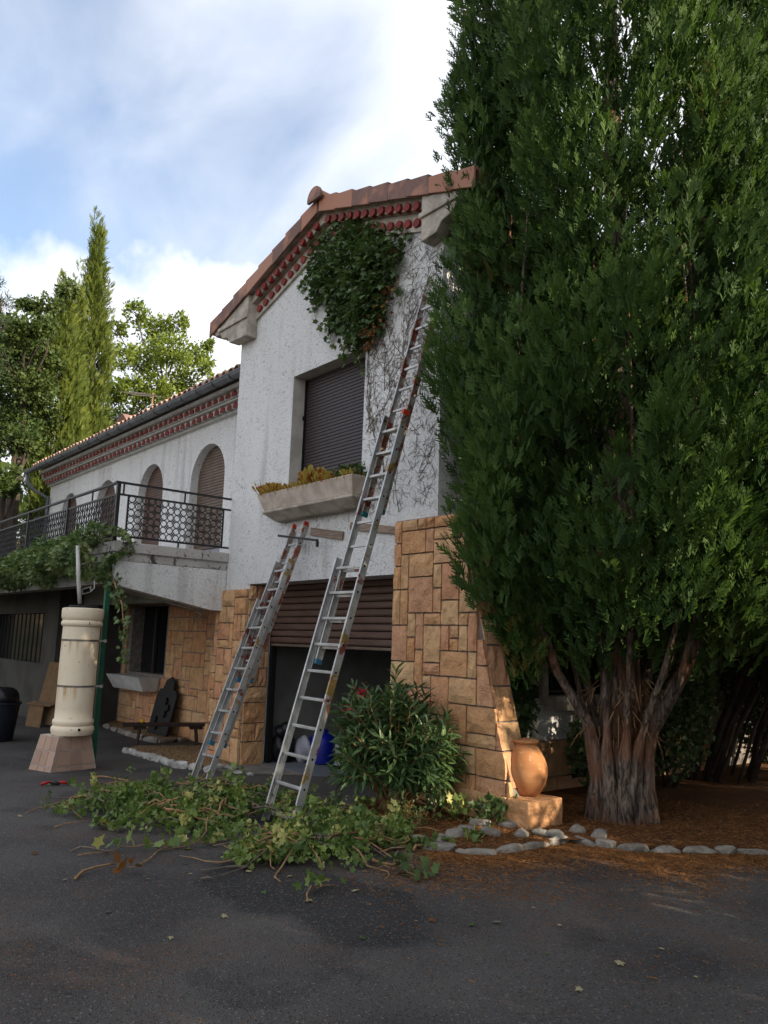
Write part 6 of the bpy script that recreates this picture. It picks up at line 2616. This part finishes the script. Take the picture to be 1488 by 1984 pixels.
def sprig(label, u, v, n, size, length, m, seed, dirn=None):
    r = np.random.default_rng(seed)
    c = gp(u, v)
    t = thing('ivy_sprig', label, 'sprig', c, 'stray ivy sprigs on the asphalt')
    an = r.uniform(0, 2 * np.pi) if dirn is None else dirn
    pts = []
    x, y = c[0] - math.cos(an) * length / 2, c[1] - math.sin(an) * length / 2
    for s in range(6):
        pts.append(np.array([x, y, gz(x, y) + .012 + .05 * math.sin(s / 5 * math.pi) * r.random()]))
        an += r.normal() * .25
        x += math.cos(an) * length / 5
        y += math.sin(an) * length / 5
    MB().tube(pts, np.linspace(.006, .002, 6), 5).build('stem', M['stem'], t)
    pos = np.array([pts[r.integers(1, 6)] + r.normal(size=3) * np.array([.045, .045, .02]) + (0, 0, .03) for _ in range(n)])
    bulk('foliage', IVY_V, IVY_F, pos, frames(rdir(n) * .7 + np.array([0, 0, .4])), size * r.uniform(.7, 1.3, n), m, t)


sprig('ivy sprig with large bright leaves lying left of the heap front', 275, 1648, 12, .085, .45, M['leaf_cut'], 141)
sprig('dark green ivy sprig lying alone right of the heap', 788, 1695, 26, .075, .25, M['leaf_dark'], 142)
sprig('small ivy sprig on the darker asphalt in front of the heap', 592, 1730, 14, .06, .40, M['leaf_cut'], 143)
sprig('upright ivy sprig leaning on the border cobbles', 928, 1640, 34, .065, .28, M['leaf_cut'], 144)
sprig('pair of pale ivy leaves fallen beside the border cobbles', 876, 1648, 4, .085, .12, M['leaf_cut'], 145)
sprig('bright ivy sprig at the heap front, caught by the sun', 395, 1642, 30, .07, .55, M['leaf_cut'], 146)
sprig('ivy sprig at the left end of the heap', 203, 1606, 12, .075, .3, M['leaf_cut'], 147)
sprig('ivy sprig at the right end of the heap near the box shrubs', 770, 1620, 20, .07, .3, M['leaf_cut'], 148)


def twig(label, pxs, rad, m=None, group='loose twigs on the asphalt'):
    pts = [gp(u, v) for u, v in pxs]
    pts = [np.array([p[0], p[1], gz(p[0], p[1]) + rad + .004 + (.012 if 0 < i < len(pts) - 1 else 0)]) for i, p in enumerate(pts)]
    c = np.mean(pts, 0)
    mb = MB()
    mb.tube(pts, np.linspace(rad, rad * .5, len(pts)), 6)
    o = mb.build('twig', m or M['stem'], None, smooth=True, loc=c)
    tag(o, label, 'twig', group)


twig('bent brown twig lying alone at the lower left', [(145, 1707), (160, 1696), (185, 1688), (210, 1683), (222, 1678)], .010)
twig('pale curved twig left of the bright ivy sprig', [(135, 1652), (155, 1646), (175, 1648), (210, 1652)], .005, M['wood_board'])
twig('thin twig under the pale curved twig', [(150, 1660), (175, 1659), (212, 1653)], .005)
twig('long twig reaching from the bright ivy sprig to the heap', [(265, 1680), (290, 1670), (305, 1655), (330, 1644), (380, 1640)], .006)
twig('thin twig pointing out of the left end of the heap', [(105, 1605), (125, 1602), (150, 1598), (190, 1590)], .006)
twig('straight stick from the heap toward the plinth', [(175, 1507), (200, 1509), (235, 1515), (265, 1520)], .010)
twig('stout pale stem curving out at the right of the heap', [(690, 1640), (715, 1632), (740, 1640), (758, 1650), (800, 1645)], .010, M['wood_board'])
twig('long stem along the bed edge right of the heap', [(735, 1655), (765, 1648), (800, 1642), (835, 1640)], .008)
twig('short stick in front of the heap centre', [(412, 1642), (440, 1640), (472, 1634)], .007, M['stem_dead'])
twig('short stick on the asphalt below the heap', [(388, 1706), (402, 1706), (418, 1707)], .006, M['stem_dead'])
cl_ = thing('dead_leaf_curl', 'curled orange brown dead leaf right of the bent twig', 'leaf', gp(235, 1694))
c = org(cl_)
bulk('blade', LEAF_V, LEAF_F, c + r.normal(size=(9, 3)) * np.array([.06, .06, .012]) + (0, 0, .03), frames(rdir(9) + np.array([0, 0, .2])), r.uniform(.05, .10, 9), M['leaf_dead'], cl_, kind='stuff')
# single fallen leaves
lf = MB()
lf.add([(x * .055, y * .055 - .027, z * .055 + .012) for x, y, z in IVY_V], IVY_F)
protos = {}
px_leaf = [(40, 1583), (68, 1656), (124, 1707), (285, 1705), (310, 1708), (362, 1675), (368, 1694), (436, 1778), (452, 1738), (512, 1732), (560, 1700), (720, 1705), (905, 1664), (1020, 1665), (1035, 1760), (838, 1787), (808, 1787), (1085, 1794), (912, 1795), (1203, 1870), (1350, 1895), (1165, 1822), (1210, 1645), (1030, 1700), (600, 1748), (608, 1728), (240, 1660), (480, 1690), (690, 1728), (960, 1790), (1120, 1920), (1280, 1840), (1060, 1850), (700, 1820), (330, 1820), (210, 1770)]
px_leaf.sort()
for ki, (u, v) in enumerate(px_leaf):
    c = gp(u, v)
    kind_ = ('leaf_tan', 'leaf_dead', 'leaf_tan', 'leaf_cut', 'leaf_tan')[ki % 5]
    if kind_ not in protos:
        protos[kind_] = lf.build('fallen_leaf', M[kind_])
        o = protos[kind_]
    else:
        o = share(protos[kind_], None)
    o.location = tuple(c)
    s = rnd.uniform(.4, .95)
    o.scale = (s, s, s)
    o.rotation_euler = (rnd.uniform(-.25, .25), rnd.uniform(-.25, .25), rnd.uniform(0, 6.28))
    hf = len(px_leaf) // 2
    tag(o, '%s single fallen leaf on the asphalt, counted from the %s picture edge' % ((ORD[ki], 'left') if ki < hf else (ORD[len(px_leaf) - 1 - ki], 'right')), 'leaf', 'single dry leaves on the asphalt')

# ---------------------------------------------------------------- needle litter
r = np.random.default_rng(151)
pos = []
while len(pos) < 30000:
    x, y = r.uniform(3.6, 9.5), r.uniform(-2.6, 6)
    if not inside(bed_poly, x, y) or (x < W + .05 and y > -.02): continue
    if r.random() < (1.0 if y < 2.4 else .2):
        pos.append((x, y, bz(x, y) + .006))
EDGE = np.array([(p[0], p[1]) for p in BED[4:]])
k = 0
while k < 34000:
    # blown out over the asphalt in a drift, thinning with distance from the border
    x, y = r.uniform(4.6, 9.5), r.uniform(-2.6, 2.4)
    if inside(bed_poly, x, y): continue
    d = np.sqrt(((EDGE - (x, y)) ** 2).sum(1)).min()
    wob = .78 + .22 * math.sin(x * 3.1 + 2 * math.sin(y * 2.3))
    if r.random() < math.exp(-(d / (.62 * wob)) ** 2.0) * (1 if x > 5.4 else .3) + .002:
        pos.append((x, y, gz(x, y) + .005))
        k += 1
pos = np.array(pos)
n = len(pos)
dd = np.stack([r.normal(size=n), r.normal(size=n), r.normal(size=n) * .18], 1)
nd = bulk('needle_litter', [(-.10, 0, 0), (.10, 0, 0), (.06, 1, .05), (-.06, 1, .05)], [(0, 1, 2, 3)], pos, frames(dd), np.stack([r.uniform(.012, .024, n), r.uniform(.014, .042, n), np.full(n, .03)], 1), M['needle_blade'], None, kind='stuff')
nd['label'] = 'rusty dry needles and scales strewn over the bed and the asphalt edge'
# crumbs and grit on the drive
n = 6000
x = r.uniform(1.0, 9.4, n)
y = r.uniform(-5.4, .2, n)
pos = np.stack([x, y, [gz(a, b_) + .002 for a, b_ in zip(x, y)]], 1)
gt = bulk('drive_litter', [(-.5, -.5, 0), (.5, -.5, 0), (.4, .6, .2), (-.5, .5, .1), (0, 0, .7)], [(0, 1, 4), (1, 2, 4), (2, 3, 4), (3, 0, 4)], pos, frames(np.stack([r.normal(size=n), r.normal(size=n), np.zeros(n)], 1), np.zeros(n)), r.uniform(.003, .0075, n), M['needle_blade'], None, kind='stuff')
